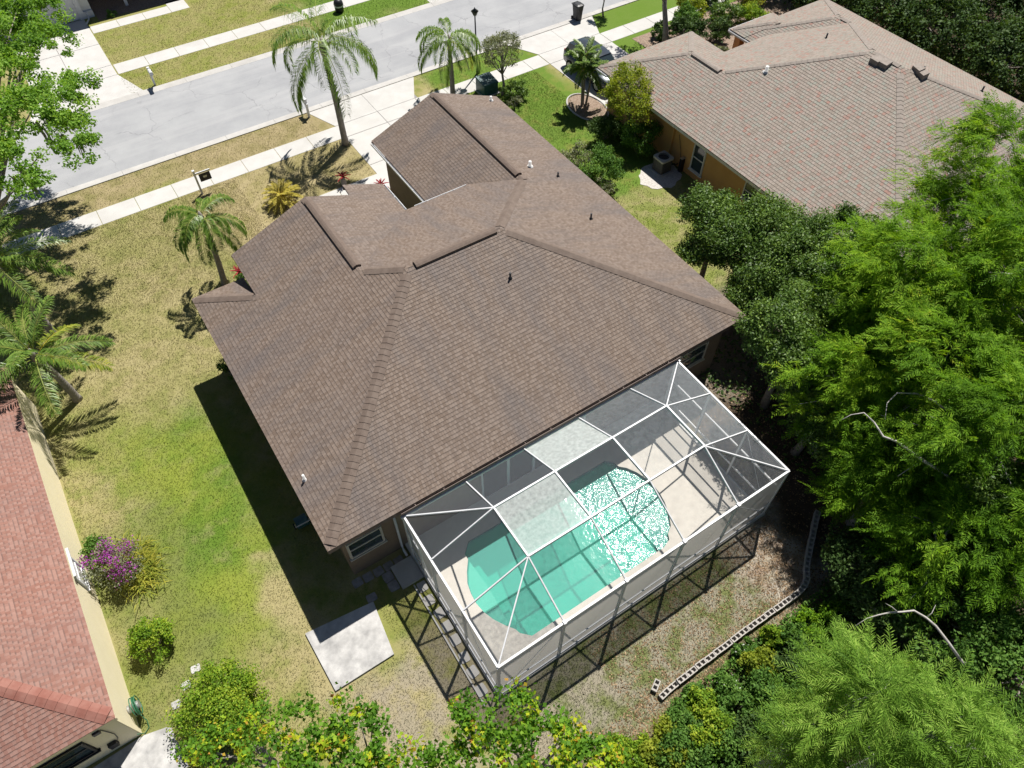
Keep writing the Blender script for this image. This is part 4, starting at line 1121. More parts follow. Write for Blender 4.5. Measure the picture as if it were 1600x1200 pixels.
MB().box(26.05, 26.3, 11.82, 11.98, .0, .85).obj('cabinet', M['dark'], db); MB().box(26.04, 26.31, 11.80, 12.0, .85, .88).obj('lid', M['metal'], db)
# hose reel on the cream wall
hr = thing('hose_reel', 'green garden hose wound on a reel against the cream wall', 'hose reel', (-7.35, .05, .4))
hx, hy, hz = -7.42, .1, .62
for r0 in (.16, .195, .23, .265, .30):
    for k in range(3):
        pts = [(hx+.03+.075*k, hy+r0*math.cos(2*math.pi*i/22), hz+r0*math.sin(2*math.pi*i/22)) for i in range(23)]
        if k == 1 or r0 > .28:
            MB().tube(pts, .018, 6, False).obj('hose_coil', M['hose'], hr, True)
MB().lathe([(.15, 0), (.15, .2)], (0, 0, 0), 14)
hub = MB().tube([(hx-.13, hy, hz), (hx+.22, hy, hz)], .13, 14); hub.obj('hub', M['metal'], hr)
MB().bar((-7.57, hy-.08, hz), (hx, hy-.08, hz), .05, .12).obj('bracket', M['dark'], hr)
MB().tube([(hx+.1, hy-.25, hz-.2), (hx+.14, hy-.42, .12), (hx+.12, hy-.62, .04), (hx-.05, hy-.74, .05), (-7.54, -.63, .2), (-7.60, -.66, .35)], .014, 6).obj('hose_end', M['hose'], hr, True)
# hose cart by the side wall of the brown-roofed house
hc_ = thing('hose_cart', 'green hose cart with a pale frame beside the side wall in shade', 'hose cart', (-.3, 3.2, 0))
MB().tube([(-.48, 3.32, .42), (-.02, 3.32, .42)], .24, 16).obj('drum', M['green_box'], hc_)
for x in (-.52, .02): MB().tube([(x, 3.45, .12), (x, 3.3, .45), (x, 2.95, .85)], .02, 6).obj('frame', M['metal'], hc_)
MB().tube([(-.52, 2.95, .85), (.02, 2.95, .85)], .022, 6).obj('handle', M['metal'], hc_)
for x in (-.56, .06): MB().tube([(x-.025, 3.42, .13), (x+.025, 3.42, .13)], .13, 14).obj('wheel', M['rubber'], hc_)

# ------------------------------------------------------------------ parked car on the right-hand driveway
def suv(cx, cy, yaw, label):
    t = thing('parked_car', label, 'car', (cx, cy, 0))
    def rot(V): return [(cx+a*math.cos(yaw)-b*math.sin(yaw), cy+a*math.sin(yaw)+b*math.cos(yaw), z) for a, b, z in V]
    # stations along the length: x, half-width, belt z, roof z (roof = belt where no cabin)
    st = [(-2.3,.78,.95,.62),(-2.22,.88,1.02,.40),(-1.7,.93,1.05,.30),(-1.0,.94,1.06,.28),(0,.95,1.05,.28),(.9,.94,1.04,.28),(1.35,.93,1.02,.30),(2.1,.86,.90,.38),(2.32,.74,.78,.5)]
    V = []; F = []
    for x, w, zt, zb in st: V += [(x,-w*.96,zb),(x,-w,zb+.25),(x,-w*.98,zt-.06),(x,-w*.86,zt),(x,w*.86,zt),(x,w*.98,zt-.06),(x,w,zb+.25),(x,w*.96,zb)]
    for i in range(len(st)-1):
        for k in range(8): F.append((i*8+k, i*8+(k+1) % 8, (i+1)*8+(k+1) % 8, (i+1)*8+k))
    F += [tuple(reversed(range(8))), tuple(range(len(st)*8-8, len(st)*8))]
    obj('body', pymesh('body', rot(V), F, True), M['suv'], t)
    cab = [(-2.2,.80,1.03),(-1.85,.72,1.62),(-1.2,.70,1.70),(0,.70,1.71),(.55,.70,1.66),(1.35,.80,1.03)]
    V = []; F = []
    lo = [(-2.18,.84),(-1.7,.86),(-1.2,.87),(0,.87),(.7,.86),(1.38,.82)]
    for (x, w, z), (xl, wl_) in zip(cab, lo): V += [(xl,-wl_,1.02),(x,-w,z),(x,w,z),(xl,wl_,1.02)]
    for i in range(len(cab)-1):
        for k in range(3): F.append((i*4+k, i*4+k+1, (i+1)*4+k+1, (i+1)*4+k))
    obj('glasshouse', pymesh('glasshouse', rot(V), F), M['glass'], t)
    V = []; F = []
    for x, w, z in ((-1.95,.70,1.60),(-1.2,.72,1.725),(0,.72,1.735),(.6,.71,1.68)): V += [(x,-w,z-.05),(x,-w*.9,z),(x,w*.9,z),(x,w,z-.05)]
    for i in range(3):
        for k in range(3): F.append((i*4+k, i*4+k+1, (i+1)*4+k+1, (i+1)*4+k))
    obj('roof', pymesh('roof', rot(V), F, True), M['suv'], t)
    for s in (-1, 1):
        for x in (-1.42, 1.42):
            m = MB().tube([(x, s*.72, .36), (x, s*.97, .36)], .36, 20); w = obj('wheel', pymesh('wheel', rot(m.V), m.F), M['rubber'], t)
            m = MB().tube([(x, s*.965, .36), (x, s*.985, .36)], .22, 14); obj('rim', pymesh('rim', rot(m.V), m.F), M['metal'], w)
        m = MB().box(2.16, 2.30, s*.6-.16, s*.6+.16, .66, .80); obj('headlight', pymesh('headlight', rot(m.V), m.F), M['white'], t)
        m = MB().box(-2.31, -2.2, s*.68-.1, s*.68+.1, .8, 1.05); obj('taillight', pymesh('taillight', rot(m.V), m.F), LM['red'], t)
        m = MB().box(.75, .92, s*1.0-.09, s*1.0+.09, 1.08, 1.2); obj('mirror', pymesh('mirror', rot(m.V), m.F), M['suv'], t)
    return t
suv(28.0, 22.25, -math.pi/2, 'dark grey SUV parked on the driveway behind the clump of palms')

# ------------------------------------------------------------------ vegetation builders
RG = np.random.default_rng(11)
def unit(v): return v/np.maximum(np.linalg.norm(v, axis=-1, keepdims=True), 1e-9)
QUAD = np.array([(-.5, 0), (0, .5), (.5, 0), (0, -.5)])
MAPLE = np.array([(-.5, 0), (-.18, .28), (-.12, .5), (.1, .24), (.5, 0), (.1, -.24), (-.12, -.5), (-.18, -.28)])
LONG = np.array([(-.5, 0), (-.1, .5), (.5, 0), (-.1, -.5)])
def leaves(c, nb, size, aspect=.6, shape=QUAD, spread=.9, droop=.0):
    """leaf blades at centres c facing roughly nb"""
    n = len(c)
    nr = unit(nb+RG.normal(size=(n, 3))*spread)
    a = RG.normal(size=(n, 3)); a[:, 2] -= droop
    a = unit(a-nr*(a*nr).sum(1, keepdims=True)); b = np.cross(nr, a)
    s = size*RG.uniform(.65, 1.3, (n, 1))
    V = [c+a*s*p[0]+b*s*aspect*p[1]-nr*s*.18*abs(p[0]) for p in shape]
    return np.stack(V, 1)
def crown_points(lobes, nclump, nleaf, cr):
    """clumps through the shell of a set of ellipsoid lobes -> leaf centres, outward directions, clump ids"""
    lobes = np.array(lobes, float)
    wts = (lobes[:, 3]*lobes[:, 4]+lobes[:, 4]*lobes[:, 5]+lobes[:, 3]*lobes[:, 5]); wts /= wts.sum()
    cs = []; ds = []
    while len(cs) < nclump:
        l = lobes[RG.choice(len(lobes), p=wts)]
        d = unit(RG.normal(size=3)); 
        if d[2] < -.55: continue
        r = RG.uniform(.35, 1.0)**.45
        p = l[:3]+d*l[3:]*r
        inside = False
        for m in lobes:
            if m is not l and (((p-m[:3])/m[3:])**2).sum() < .45: inside = True
        if inside and RG.random() < .8: continue
        cs.append(p); ds.append(d)
    cs = np.array(cs); ds = np.array(ds)
    k = np.repeat(np.arange(nclump), nleaf)
    rad = cr*RG.uniform(.6, 1.25, nclump)
    off = unit(RG.normal(size=(len(k), 3)))*(RG.random((len(k), 1))**.5)
    off[:, 2] *= .7
    c = cs[k]+off*rad[k][:, None]
    nb = unit(ds[k]*.6+off*.7+np.array([0, 0, .9]))
    return c, nb, k, cs
def limbs(base, top, ends, r0, mat, parent, name='trunk', wob=.12, r1=None):
    m = MB(); base = Vector(base); top = Vector(top)
    pts = [base-Vector((0, 0, .15))]; rad = [r0*1.35]
    for i in range(1, 5):
        t = i/4; p = base.lerp(top, t)+Vector((random.uniform(-wob, wob), random.uniform(-wob, wob), 0))*(1 if i < 4 else 0)
        pts.append(p); rad.append(r0*(1-.5*t))
    m.tube(pts, rad, 8)
    for e in ends:
        e = Vector(e); k = random.choice([2, 3, 4]); s = pts[k]
        mid = s.lerp(e, .5)+Vector((random.uniform(-.2, .2), random.uniform(-.2, .2), random.uniform(0, .3)))
        m.tube([s, s.lerp(mid, .5), mid, e], [rad[k]*.6, rad[k]*.5, rad[k]*.36, rad[k]*.12], 6)
    return m.obj(name, mat, parent, True)
def tree(name, label, cat, base, lobes, leaf, bark='bark', nclump=120, nleaf=60, cr=.45, size=.13, aspect=.6, shape=QUAD, r0=.16, group=None, nlimb=14, spread=.9, tip=None, trunk_top=None):
    if name == 'holly_tree':
        base = tuple(np.array(lobes, float)[:, :2].mean(0))
    t = thing(name, label, cat, (base[0], base[1], 0), group)
    c, nb, k, cs = crown_points(lobes, nclump, nleaf, cr)
    lo = c[:, 2] < .04; c[lo, 2] = .04+RG.random(lo.sum())*.1
    V = leaves(c, nb, size, aspect, shape, spread)
    cl = RG.random(nclump)
    a = np.clip(.5*cl[k]+.5*RG.random(len(k)), 0, 1)
    if tip is not None:      # young coloured shoots at the outer clumps
        top = np.array([l[2]+l[5]*.2 for l in lobes]).mean()
        hot = (cl[k] > 1-tip) & (c[:, 2] > top-.8)
        a = np.where(hot, .68+.32*RG.random(len(k))**1.7, a*.74)
    obj('crown', npmesh('crown', V.reshape(-1, 3), V.shape[1], a), LM[leaf], t)
    l0 = np.array(lobes, float); ctr = l0[:, :3].mean(0)
    tt = trunk_top or (ctr[0], ctr[1], max(.3, ctr[2]-l0[:, 5].mean()*.3))
    ends = [cs[i] for i in RG.choice(len(cs), min(nlimb, len(cs)), replace=False)]
    limbs((base[0], base[1], 0), tt, ends, r0, M[bark], t)
    return t
def shrub(name, label, cat, x, y, r, h, leaf, n=45, nl=60, size=.1, cr=None, group=None, aspect=.6, flowers=None, spread=.9, shape=QUAD, dome=False):
    lobes = [(x, y, h*.48, r*(1 if dome else .8), r*(1 if dome else .8), h*.48)]
    for k in range(5):
        a = random.uniform(0, 6.28); q_ = random.uniform(.15, .45) if dome else random.uniform(.4, .85); lobes.append((x+r*q_*math.cos(a), y+r*q_*math.sin(a), h*random.uniform(.3, .8), r*.45, r*.45, h*.33))
    t = thing(name, label, cat, (x, y, 0), group)
    c, nb, k, cs = crown_points(lobes, n, nl, cr or max(.12, r*.28))
    c[:, 2] = np.maximum(c[:, 2], .05)
    V = leaves(c, nb, size, aspect, shape, spread); cl = RG.random(n)
    obj('foliage', npmesh('foliage', V.reshape(-1, 3), V.shape[1], np.clip(.5*cl[k]+.5*RG.random(len(k)), 0, 1)), LM[leaf], t)
    m = MB()
    for e in cs[:8]: m.tube([(x+random.uniform(-.05, .05), y+random.uniform(-.05, .05), -.05), (x*.5+e[0]*.5, y*.5+e[1]*.5, e[2]*.6), tuple(e)], [.03, .022, .008], 5)
    m.obj('stem', M['bark'], t)
    if flowers:
        lm, cnt, fs, sel = flowers
        up = [p for p in cs if p[2] > h*.5]; up = up[:sel]
        cc = np.concatenate([np.array(p)+RG.normal(size=(cnt, 3))*np.array([.13, .13, .1]) for p in up])
        cc[:, 2] += .08
        V = leaves(cc, np.tile([0, 0, 1.], (len(cc), 1)), fs, .8, QUAD)
        tag(obj('flowers', npmesh('flowers', V.reshape(-1, 3), 4, RG.random(len(cc))), LM[lm], t), kind='stuff')
    return t
# --- feathery conifers (bald cypress)
def cypress(label, base, ctr, r, zr, leaf, nbr=75, nspray=19, twig=17, tl=.23, bark='bark_pale', group='feathery cypress trees in the woods', bias=0.0, width=.0165, name='cypress_tree'):
    t = thing(name, label, 'tree', (base[0], base[1], 0), group)
    base = np.array([base[0], base[1], 0.]); ctr = np.array(ctr, float)
    topz = ctr[2]+zr
    A = []; D = []; U = []; m = MB()
    trunk = [base-np.array([0, 0, .15]), base*.6+np.array([ctr[0], ctr[1], 0])*.4+np.array([0, 0, (ctr[2]-zr)*.5+.2]), np.array([ctr[0], ctr[1], ctr[2]-zr*.45]), np.array([ctr[0]+.1, ctr[1], ctr[2]+zr*.15])]
    m.tube(trunk, [.24, .18, .12, .02], 8)
    TN = []
    for i in range(nbr):
        f = RG.random()
        z = ctr[2]-zr*.85+1.75*zr*f
        s = np.array([ctr[0], ctr[1], z-.25*zr*(1-f)])
        env = r*math.sqrt(max(.05, 1-((z-ctr[2])/zr)**2))*RG.uniform(.4, 1.18)
        az = RG.uniform(0, 2*math.pi)
        e = np.array([ctr[0]+env*math.cos(az), ctr[1]+env*math.sin(az), z+RG.uniform(-.2, .5)])
        mid = (s+e)/2+np.array([RG.uniform(-.35, .35), RG.uniform(-.35, .35), RG.uniform(.1, .5)])
        if f < .6 and i % 3 == 0: m.tube([s, (s+mid)/2+np.array([0, 0, .05]), mid, e], [.045, .034, .022, .007], 5)
        bt = RG.random()
        for j in range(nspray):
            q = RG.uniform(.25, 1.0)**.55
            p = (1-q)**2*s+2*q*(1-q)*mid+q*q*e
            tan = unit(2*(1-q)*(mid-s)+2*q*(e-mid))
            d = unit(tan*1.0+RG.normal(size=3)*.5+np.array([0, 0, .1]))
            A.append(p+RG.normal(size=3)*np.array([.2, .2, .1])); D.append(d); TN.append(min(1, max(0, .75*bt+.3*RG.random()-.03+bias)))
    A = np.array(A); D = np.array(D); n = len(A)
    side = unit(np.cross(D, np.array([0, 0, 1.])+RG.normal(size=(n, 3))*.35)); upv = np.cross(side, D)
    L = RG.uniform(.35, .8, (n, 1))
    tone = np.array(TN)
    VV = []; AT = []
    for k in range(twig):
        s = (k+.5)/twig; sg = 1 if k % 2 else -1
        o = A+D*L*s-np.array([0, 0, 1.])*(L*s*s*.22)
        dirv = unit(D*.75+side*sg*RG.uniform(.5, .95, (n, 1))+upv*RG.uniform(-.15, .35, (n, 1)))
        ln = tl*(1-.45*s)*RG.uniform(.7, 1.25, (n, 1))
        tip = o+dirv*ln-np.array([0, 0, 1.])*ln*.22
        w = unit(np.cross(dirv, upv+RG.normal(size=(n, 3))*.3))*width
        mp = o*.5+tip*.5+np.array([0, 0, .012])
        VV.append(np.stack([o, mp+w, tip, mp-w], 1)); AT.append(np.clip(.6*tone+.4*RG.random(n), 0, 1))
    # the spine of each spray
    w = side*.008
    VV.append(np.stack([A-w, A+w, A+D*L-np.array([0, 0, 1.])*L*.2+w*.3, A+D*L-np.array([0, 0, 1.])*L*.2-w*.3], 1)); AT.append(tone*.5)
    V = np.concatenate(VV); a = np.concatenate(AT)
    obj('crown', npmesh('crown', V.reshape(-1, 3), 4, a), LM[leaf], t)
    m.obj('trunk', M[bark], t, True)
    return t
# --- palms
def frond_mesh(name, L, a0, a1, ll, nl=46, leaf='palm', hang=.75, wid=.038, bias=0.0):
    """arching frond along +x: a0 start angle, a1 end angle (radians, up positive)"""
    ns = 14; pts = [np.zeros(3)]; angs = []
    for i in range(ns):
        a = a0+(a1-a0)*((i+.5)/ns)**.9; angs.append(a)
        pts.append(pts[-1]+np.array([math.cos(a), 0, math.sin(a)])*L/ns)
    pts = np.array(pts)
    V = []; A = []
    for i in range(ns):      # rachis as a thin folded strip
        w0 = .022*(1-i/ns)+.004; w1 = .022*(1-(i+1)/ns)+.004
        V.append([pts[i]+[0, w0, 0], pts[i]-[0, w0, 0], pts[i+1]-[0, w1, 0], pts[i+1]+[0, w1, 0]]); A.append(.9)
        V.append([pts[i]+[0, 0, w0], pts[i]-[0, 0, w0], pts[i+1]-[0, 0, w1], pts[i+1]+[0, 0, w1]]); A.append(.9)
    for k in range(nl):
        s = .14+.86*(k+.5)/nl
        f = s*ns; i = min(int(f), ns-1); p = pts[i]+(pts[i+1]-pts[i])*(f-i)
        a = angs[i]; fw = np.array([math.cos(a), 0, math.sin(a)])
        ln = ll*(math.sin(math.pi*min(1, .18+.75*s))**.6)*(1.0 if s < .85 else 1.35-.4*s)
        for sg in (-1, 1):
            for rep in range(2):
                up = RG.uniform(-.1, .5)*(1 if rep else .6)
                d = np.array(fw)*RG.uniform(.35, .75)+np.array([0, sg, 0])*RG.uniform(.55, .95)+np.array([0, 0, up]); d /= np.linalg.norm(d)
                l = ln*RG.uniform(.8, 1.15)
                mid = p+d*l*.5+np.array([0, 0, -.05*l*hang])
                tip = p+d*l*(.92-.18*hang)+np.array([0, 0, -hang*l*RG.uniform(.45, .8)])
                wv = np.cross(d, [0, 0, 1.]); wv = wv/np.linalg.norm(wv)*wid*.5
                V.append([p, mid+wv, tip, mid-wv]); A.append(min(1, max(0, RG.uniform(.05, .75)+bias)))
    me = npmesh(name, np.array(V).reshape(-1, 3), 4, A)
    me.materials.append(LM[leaf])
    return me
FM = {}
def palm(label, base, top, L, ll, leaf='palm', nf=16, r=.13, group='queen palms', dry=0, hang=.8, name='queen_palm', seed=0, tiers=None):
    t = thing(name, label, 'palm', (base[0], base[1], 0), group)
    b, p = Vector((base[0], base[1], -.1)), Vector(top)
    m = MB(); pts = []; rad = []
    for i in range(11):
        q = i/10; pts.append(b.lerp(p, q)+Vector((.05*math.sin(q*3), .04*math.sin(q*2.5), 0))); rad.append(r*(1.25-.4*q if i > 0 else 1.6))
    m.tube(pts, rad, 12); 
    # ring scars
    for i in range(1, 22):
        q = i/22; c = b.lerp(p, q)+Vector((.05*math.sin(q*3), .04*math.sin(q*2.5), 0)); rr_ = r*(1.25-.4*q)
        m.tube([c-Vector((0, 0, .012)), c+Vector((0, 0, .012))], [rr_*1.03, rr_*1.03], 12)
    m.obj('trunk', M['palm_bark'], t, True)
    MB().tube([p-Vector((0, 0, .3)), p, p+Vector((0, 0, .35)), p+Vector((0, 0, .6))], [r*.9, r*1.25, r*.9, r*.3], 10).obj('crown_shaft', M['palm_bark'], t, True)
    rng = random.Random(seed)
    tiers = tiers or [(1.3, -1.0, .85), (.95, -1.7, 1.0), (.5, -1.75, 1.05), (-.1, -1.65, 1.0)]
    for k in range(nf):
        ti = min(len(tiers)-1, int(k/nf*len(tiers)))
        lf = 'palm_dry' if (dry and ti == len(tiers)-1 and k % dry == 0) else leaf
        key = (round(L, 2), ti, k % 2, lf, round(ll, 2), tuple(tiers))
        if key not in FM:
            a0, a1, s = tiers[ti]
            FM[key] = frond_mesh('frond', L*s, a0+rng.uniform(-.1, .1), a1+rng.uniform(-.1, .1), ll, leaf=lf, hang=hang)
        az = k*2.39996+rng.uniform(-.2, .2)+seed
        o = obj('frond', FM[key], None, t, p+Vector((0, 0, .25-.06*ti)), (rng.uniform(-.15, .15), 0, az))
    return t
def rosette(name, label, cat, x, y, z, n, L, ll, leaf, a0=(1.2, .1), group=None, wid=.03, hang=.25, trunk=.3):
    t = thing(name, label, cat, (x, y, 0), group)
    MB().lathe([(.14, -.05), (.16, .1), (.13, trunk*.7), (.09, trunk+.05)], (x, y, 0), 10).obj('stem', M['palm_bark'], t, True)
    ms = [frond_mesh('frond', L*(.75+.12*i), a0[0]+(a0[1]-a0[0])*i/2, a0[0]-1.0+(a0[1]-a0[0])*i/2, ll, 26, leaf, hang, wid) for i in range(3)]
    for k in range(n): obj('frond', ms[min(2, int(3*k/n))], None, t, (x, y, z), (0, 0, k*2.39996+random.uniform(-.1, .1)))
    return t

# ------------------------------------------------------------------ palms
palm('tall palm with hanging fronds between the driveway and the dry front lawn', (11.58, 24.45), (11.45, 24.5, 5.7), 3.8, .8, nf=15, r=.15, seed=1, hang=1.0, tiers=[(1.4, -.5, .95), (1.1, -1.5, 1.0), (.6, -1.75, 1.05), (-.1, -1.65, 1.0)])
palm('short trunked palm with arching fronds in front of the left wing of the house', (1.74, 17.42), (1.98, 17.42, 3.75), 2.35, .55, nf=12, r=.12, seed=4, hang=1.0)
palm('palm with yellowing fronds and a leaning pale trunk by the cream house', (-5.97, 14.18), (-6.15, 14.05, 3.05), 2.75, .62, nf=13, r=.14, dry=2, seed=2, hang=.5, tiers=[(1.1, .2, .9), (.75, -.4, 1.0), (.4, -.75, 1.05), (.15, -.9, 1.0)])
palm('palm behind the yellowing one, at the edge of the sidewalk shade', (-5.9, 18.3), (-6.2, 18.6, 4.5), 3.0, .65, nf=15, r=.14, seed=6, hang=.5, tiers=[(1.1, .2, .9), (.75, -.4, 1.0), (.4, -.75, 1.05), (.1, -.95, 1.0)])
palm('palm beside the street lamp with fronds drooping over the verge', (19.25, 25.2), (19.35, 25.42, 3.25), 2.75, .62, nf=13, r=.13, dry=3, seed=9, hang=1.0)
pg = [(25.15, 20.0, 2.35), (25.6, 20.35, 2.7), (25.75, 19.85, 2.1)]
for i, (x, y, z) in enumerate(pg):
    palm('slim date palm in the edged bed by the orange house', (25.5+(x-25.5)*.4, 20.05+(y-20.05)*.4), (x, y, z), 1.35, .32, nf=13, r=.06, name='date_palm', group='date palms in the edged bed', seed=20+i, hang=.4, tiers=[(1.2, .2, .9), (.8, -.6, 1.0), (.3, -1.0, 1.0)])
rosette('cycad', 'golden yellow cycad with a ring of stiff leaves on the front lawn', 'cycad', 6.55, 21.5, .45, 34, 1.25, .2, 'cycad', (1.2, .25), trunk=.4)
for x, y, lab in ((2.55, 17.2, 'red leaved plant by the left wing of the house'), (11.35, 19.35, 'red leaved plant at the corner of the garage wall'), (11.2, 18.2, 'red leaved plant in the entry nook beside the garage wall'), (9.9, 21.1, 'small red plant at the edge of the entry path')):
    rosette('cordyline', lab, 'plant', x, y, .5, 14, .5, .05, 'red', (1.4, .6), wid=.05, trunk=.45, group='red plants by the house')

# ------------------------------------------------------------------ trees and shrubs of the yards
def P(u, w, z): return at(u, w, z)
# big tree over the top left corner
tl = []
for (u, w, z, r) in ((20, 60, 8.4, 1.6), (70, 70, 8.2, 1.3), (90, 160, 8.0, 1.25), (40, 180, 8.0, 1.5), (5, 130, 8.0, 1.8), (110, 200, 7.8, .9), (125, 235, 7.7, .8), (130, 130, 8.0, .8), (60, 290, 7.5, .8), (20, 260, 7.6, 1.1), (60, 20, 8.5, 1.2), (-30, 60, 8.2, 2.0), (-40, 200, 8.0, 2.0), (10, 0, 8.8, 1.6)):
    p = P(u, w, z); tl.append((p[0], p[1], p[2], r, r, r*.6))
tree('sweetgum_tree', 'large light green tree with hanging grey moss over the street corner', 'tree', (-7.2, 24.2), tl, 'gum', nclump=430, nleaf=110, cr=.42, size=.135, r0=.24, nlimb=22, trunk_top=(-5.2, 23.5, 5.8))
moss = MB()
gum = bpy.data.objects['sweetgum_tree']
for (u, w) in ((65, 215), (75, 230), (95, 225), (118, 232), (35, 285), (30, 275), (45, 300), (10, 250), (55, 205), (20, 290)):
    p = P(u, w-14, 7.3)
    for j in range(7):
        x, y = p[0]+random.uniform(-.1, .1), p[1]+random.uniform(-.1, .1); l = random.uniform(.4, .9)
        moss.tube([(x, y, 7.3), (x+.03, y+.02, 7.3-l*.5), (x-.02, y+.03, 7.3-l)], [.025, .03, .004], 4)
tag(moss.obj('hanging_moss', M['moss'], gum), kind='stuff')
# shrubby tree by the sidewalk
p0 = (21.95, 23.75)
tree('shrubby_tree', 'round grey green small tree with several stems next to the green cabinet', 'tree', p0, [(22.3, 24.4, 2.3, 1.15, 1.15, .9), (22.9, 24.7, 2.5, .8, .8, .7), (21.7, 24.3, 2.7, .8, .8, .7)], 'grey', nclump=110, nleaf=55, cr=.32, size=.1, r0=.09, nlimb=26, aspect=.5)
tree('yellow_tree', 'airy yellow green tree leaning against the orange wall', 'tree', (25.5, 15.7), [(25.5, 16.2, 2.7, 1.4, 1.5, 1.15), (25.2, 15.3, 2.5, 1.1, 1.1, .9), (25.9, 16.7, 3.4, 1.0, 1.0, .6)], 'yellowgreen', nclump=190, nleaf=55, cr=.36, size=.10, r0=.07, nlimb=22)
shrub('shrub', 'dark green shrub at the foot of the airy yellow green tree', 'shrub', 25.2, 14.5, 1.15, 1.8, 'broad', 90, 80, .09)
shrub('shrub', 'dark shrub between the yellow green tree and the palm bed', 'shrub', 24.5, 16.6, 1.1, 1.4, 'oak', 80, 70, .09)
shrub('shrub', 'leggy greyish shrub hard against the brown roofed house', 'shrub', 20.7, 14.5, .95, 2.0, 'grey', 70, 60, .09)
shrub('shrub', 'leafy green shrub beside the greyish leggy one', 'shrub', 21.6, 13.4, 1.15, 2.0, 'broad', 90, 80, .1)
shrub('shrub', 'small bright bush growing below the eave next to the leggy shrub', 'shrub', 21.2, 12.2, .65, 1.3, 'grey', 40, 50, .08)
shrub('shrub', 'dark low bush at the foot of the round grey green tree', 'shrub', 22.5, 23.0, .75, .9, 'dark', 50, 60, .09)
shrub('shrub', 'pale bush beside the garage corner below the grey green tree', 'shrub', 21.9, 22.3, .5, .6, 'grey', 30, 50, .08)
shrub('shrub', 'grey green succulent clump at the foot of the palm bed', 'shrub', 24.95, 18.0, .5, .4, 'grey', 25, 50, .1)
# left side garden
shrub('bougainvillea', 'purple flowering bush against the cream wall', 'shrub', -6.75, 5.1, 1.0, 1.7, 'grey', 60, 45, .08, cr=.34, flowers=('flower', 70, .065, 16))
shrub('shrub', 'dark green shrub between the purple bush and the cream wall', 'shrub', -7.0, 6.3, .55, 1.1, 'broad', 35, 50, .08)
t_ = thing('ornamental_grass', 'yellow striped grassy clump next to the purple bush', 'plant', (-5.95, 5.05, 0))
c = np.array([-5.95, 5.05, 0.])+RG.normal(size=(900, 3))*np.array([.25, .45, 0]); az = RG.uniform(0, 6.28, 900); ln = RG.uniform(.5, .95, (900, 1))
d = np.stack([np.cos(az), np.sin(az), RG.uniform(.4, 1.2, 900)], 1); d = unit(d); w = np.stack([-np.sin(az), np.cos(az), az*0], 1)*.016
V = np.stack([c-w, c+d*ln*.6+w+[0, 0, .05], c+d*ln-np.array([0, 0, 1.])*ln*.25, c+d*ln*.6-w+[0, 0, .05]], 1)
obj('blades', npmesh('blades', V.reshape(-1, 3), 4, RG.random(900)), LM['yellow'], t_)
shrub('shrub', 'small clipped lime green bush on the lawn by the cream house', 'shrub', -6.28, 1.95, .78, 1.1, 'lime', 70, 80, .08, dome=True)
shrub('shrub', 'wide lime green bush beside the white stepping stones', 'shrub', -5.05, -1.5, 1.4, 1.7, 'lime', 150, 95, .085, dome=True)
# maples at the bottom, crowns close below the camera
def mk(spec):
    out = []
    for (u, w, z, r) in spec:
        p = P(u, w, z); out.append((p[0], p[1], p[2], r, r, r*.55))
    return out
mp = dict(leaf='maple', shape=MAPLE, size=.10, aspect=1.0, cr=.27, nleaf=34, tip=.22, bark='bark', r0=.13)
tree('maple_tree', 'maple with yellow and red shoots reaching towards the weathered slab', 'tree', (-1.9, -8.1), mk([(540, 1105, 9.6, .30), (470, 1150, 9.4, .75), (560, 1150, 9.4, .62), (420, 1190, 9.3, .7), (540, 1210, 9.5, .9), (640, 1200, 9.3, .55)]), nclump=150, nlimb=22, group='maples below the yard', trunk_top=(-1.9, -7.9, 7.5), **mp)
tree('maple_tree', 'maple with yellow and red shoots beside the corner of the screen room', 'tree', (1.3, -9.3), mk([(740, 1110, 9.8, .42), (800, 1120, 9.8, .55), (860, 1170, 9.6, .75), (790, 1180, 9.6, .7), (930, 1195, 9.4, .6), (700, 1195, 9.4, .45)]), nclump=150, nlimb=22, group='maples below the yard', trunk_top=(1.3, -9.0, 7.6), **mp)
tree('maple_tree', 'maple sapling with coloured shoots overlapping the wide lime bush', 'tree', (-3.6, -5.4), mk([(400, 1135, 5.6, .5), (350, 1165, 5.4, .55), (300, 1180, 5.2, .4)]), nclump=45, nlimb=10, group='maples below the yard', trunk_top=(-3.7, -5.0, 4.4), **mp)

# ------------------------------------------------------------------ broadleaf trees between the houses
dk_ = dict(leaf='dark', size=.12, cr=.54, nleaf=190, aspect=.5, spread=.8)
tree('holly_tree', 'dark glossy tree close to the eave of the brown roofed house', 'tree', (20.6, 5.6), [(*P(1110, 330, 4.0), 1.2, 1.2, 1.0), (*P(1135, 370, 3.8), 1.2, 1.2, 1.0), (*P(1100, 390, 3.0), .9, .9, .9)], nclump=150, group='dark trees between the two houses', **dk_)
tree('holly_tree', 'dark dense tree overlapping the eave of the orange house', 'tree', (23.4, 3.9), [(*P(1200, 360, 4.0), 1.6, 1.6, 1.2), (*P(1255, 400, 4.3), 1.6, 1.6, 1.2), (*P(1210, 430, 3.6), 1.4, 1.4, 1.1)], nclump=210, group='dark trees between the two houses', **dk_)
tree('holly_tree', 'broad dark tree hiding the rear corner of the orange house', 'tree', (25.0, .8), [(*P(1320, 380, 4.8), 1.7, 1.7, 1.3), (*P(1350, 410, 4.8), 1.3, 1.3, 1.1), (*P(1300, 450, 4.2), 1.7, 1.7, 1.3)], nclump=230, group='dark trees between the two houses', **dk_)
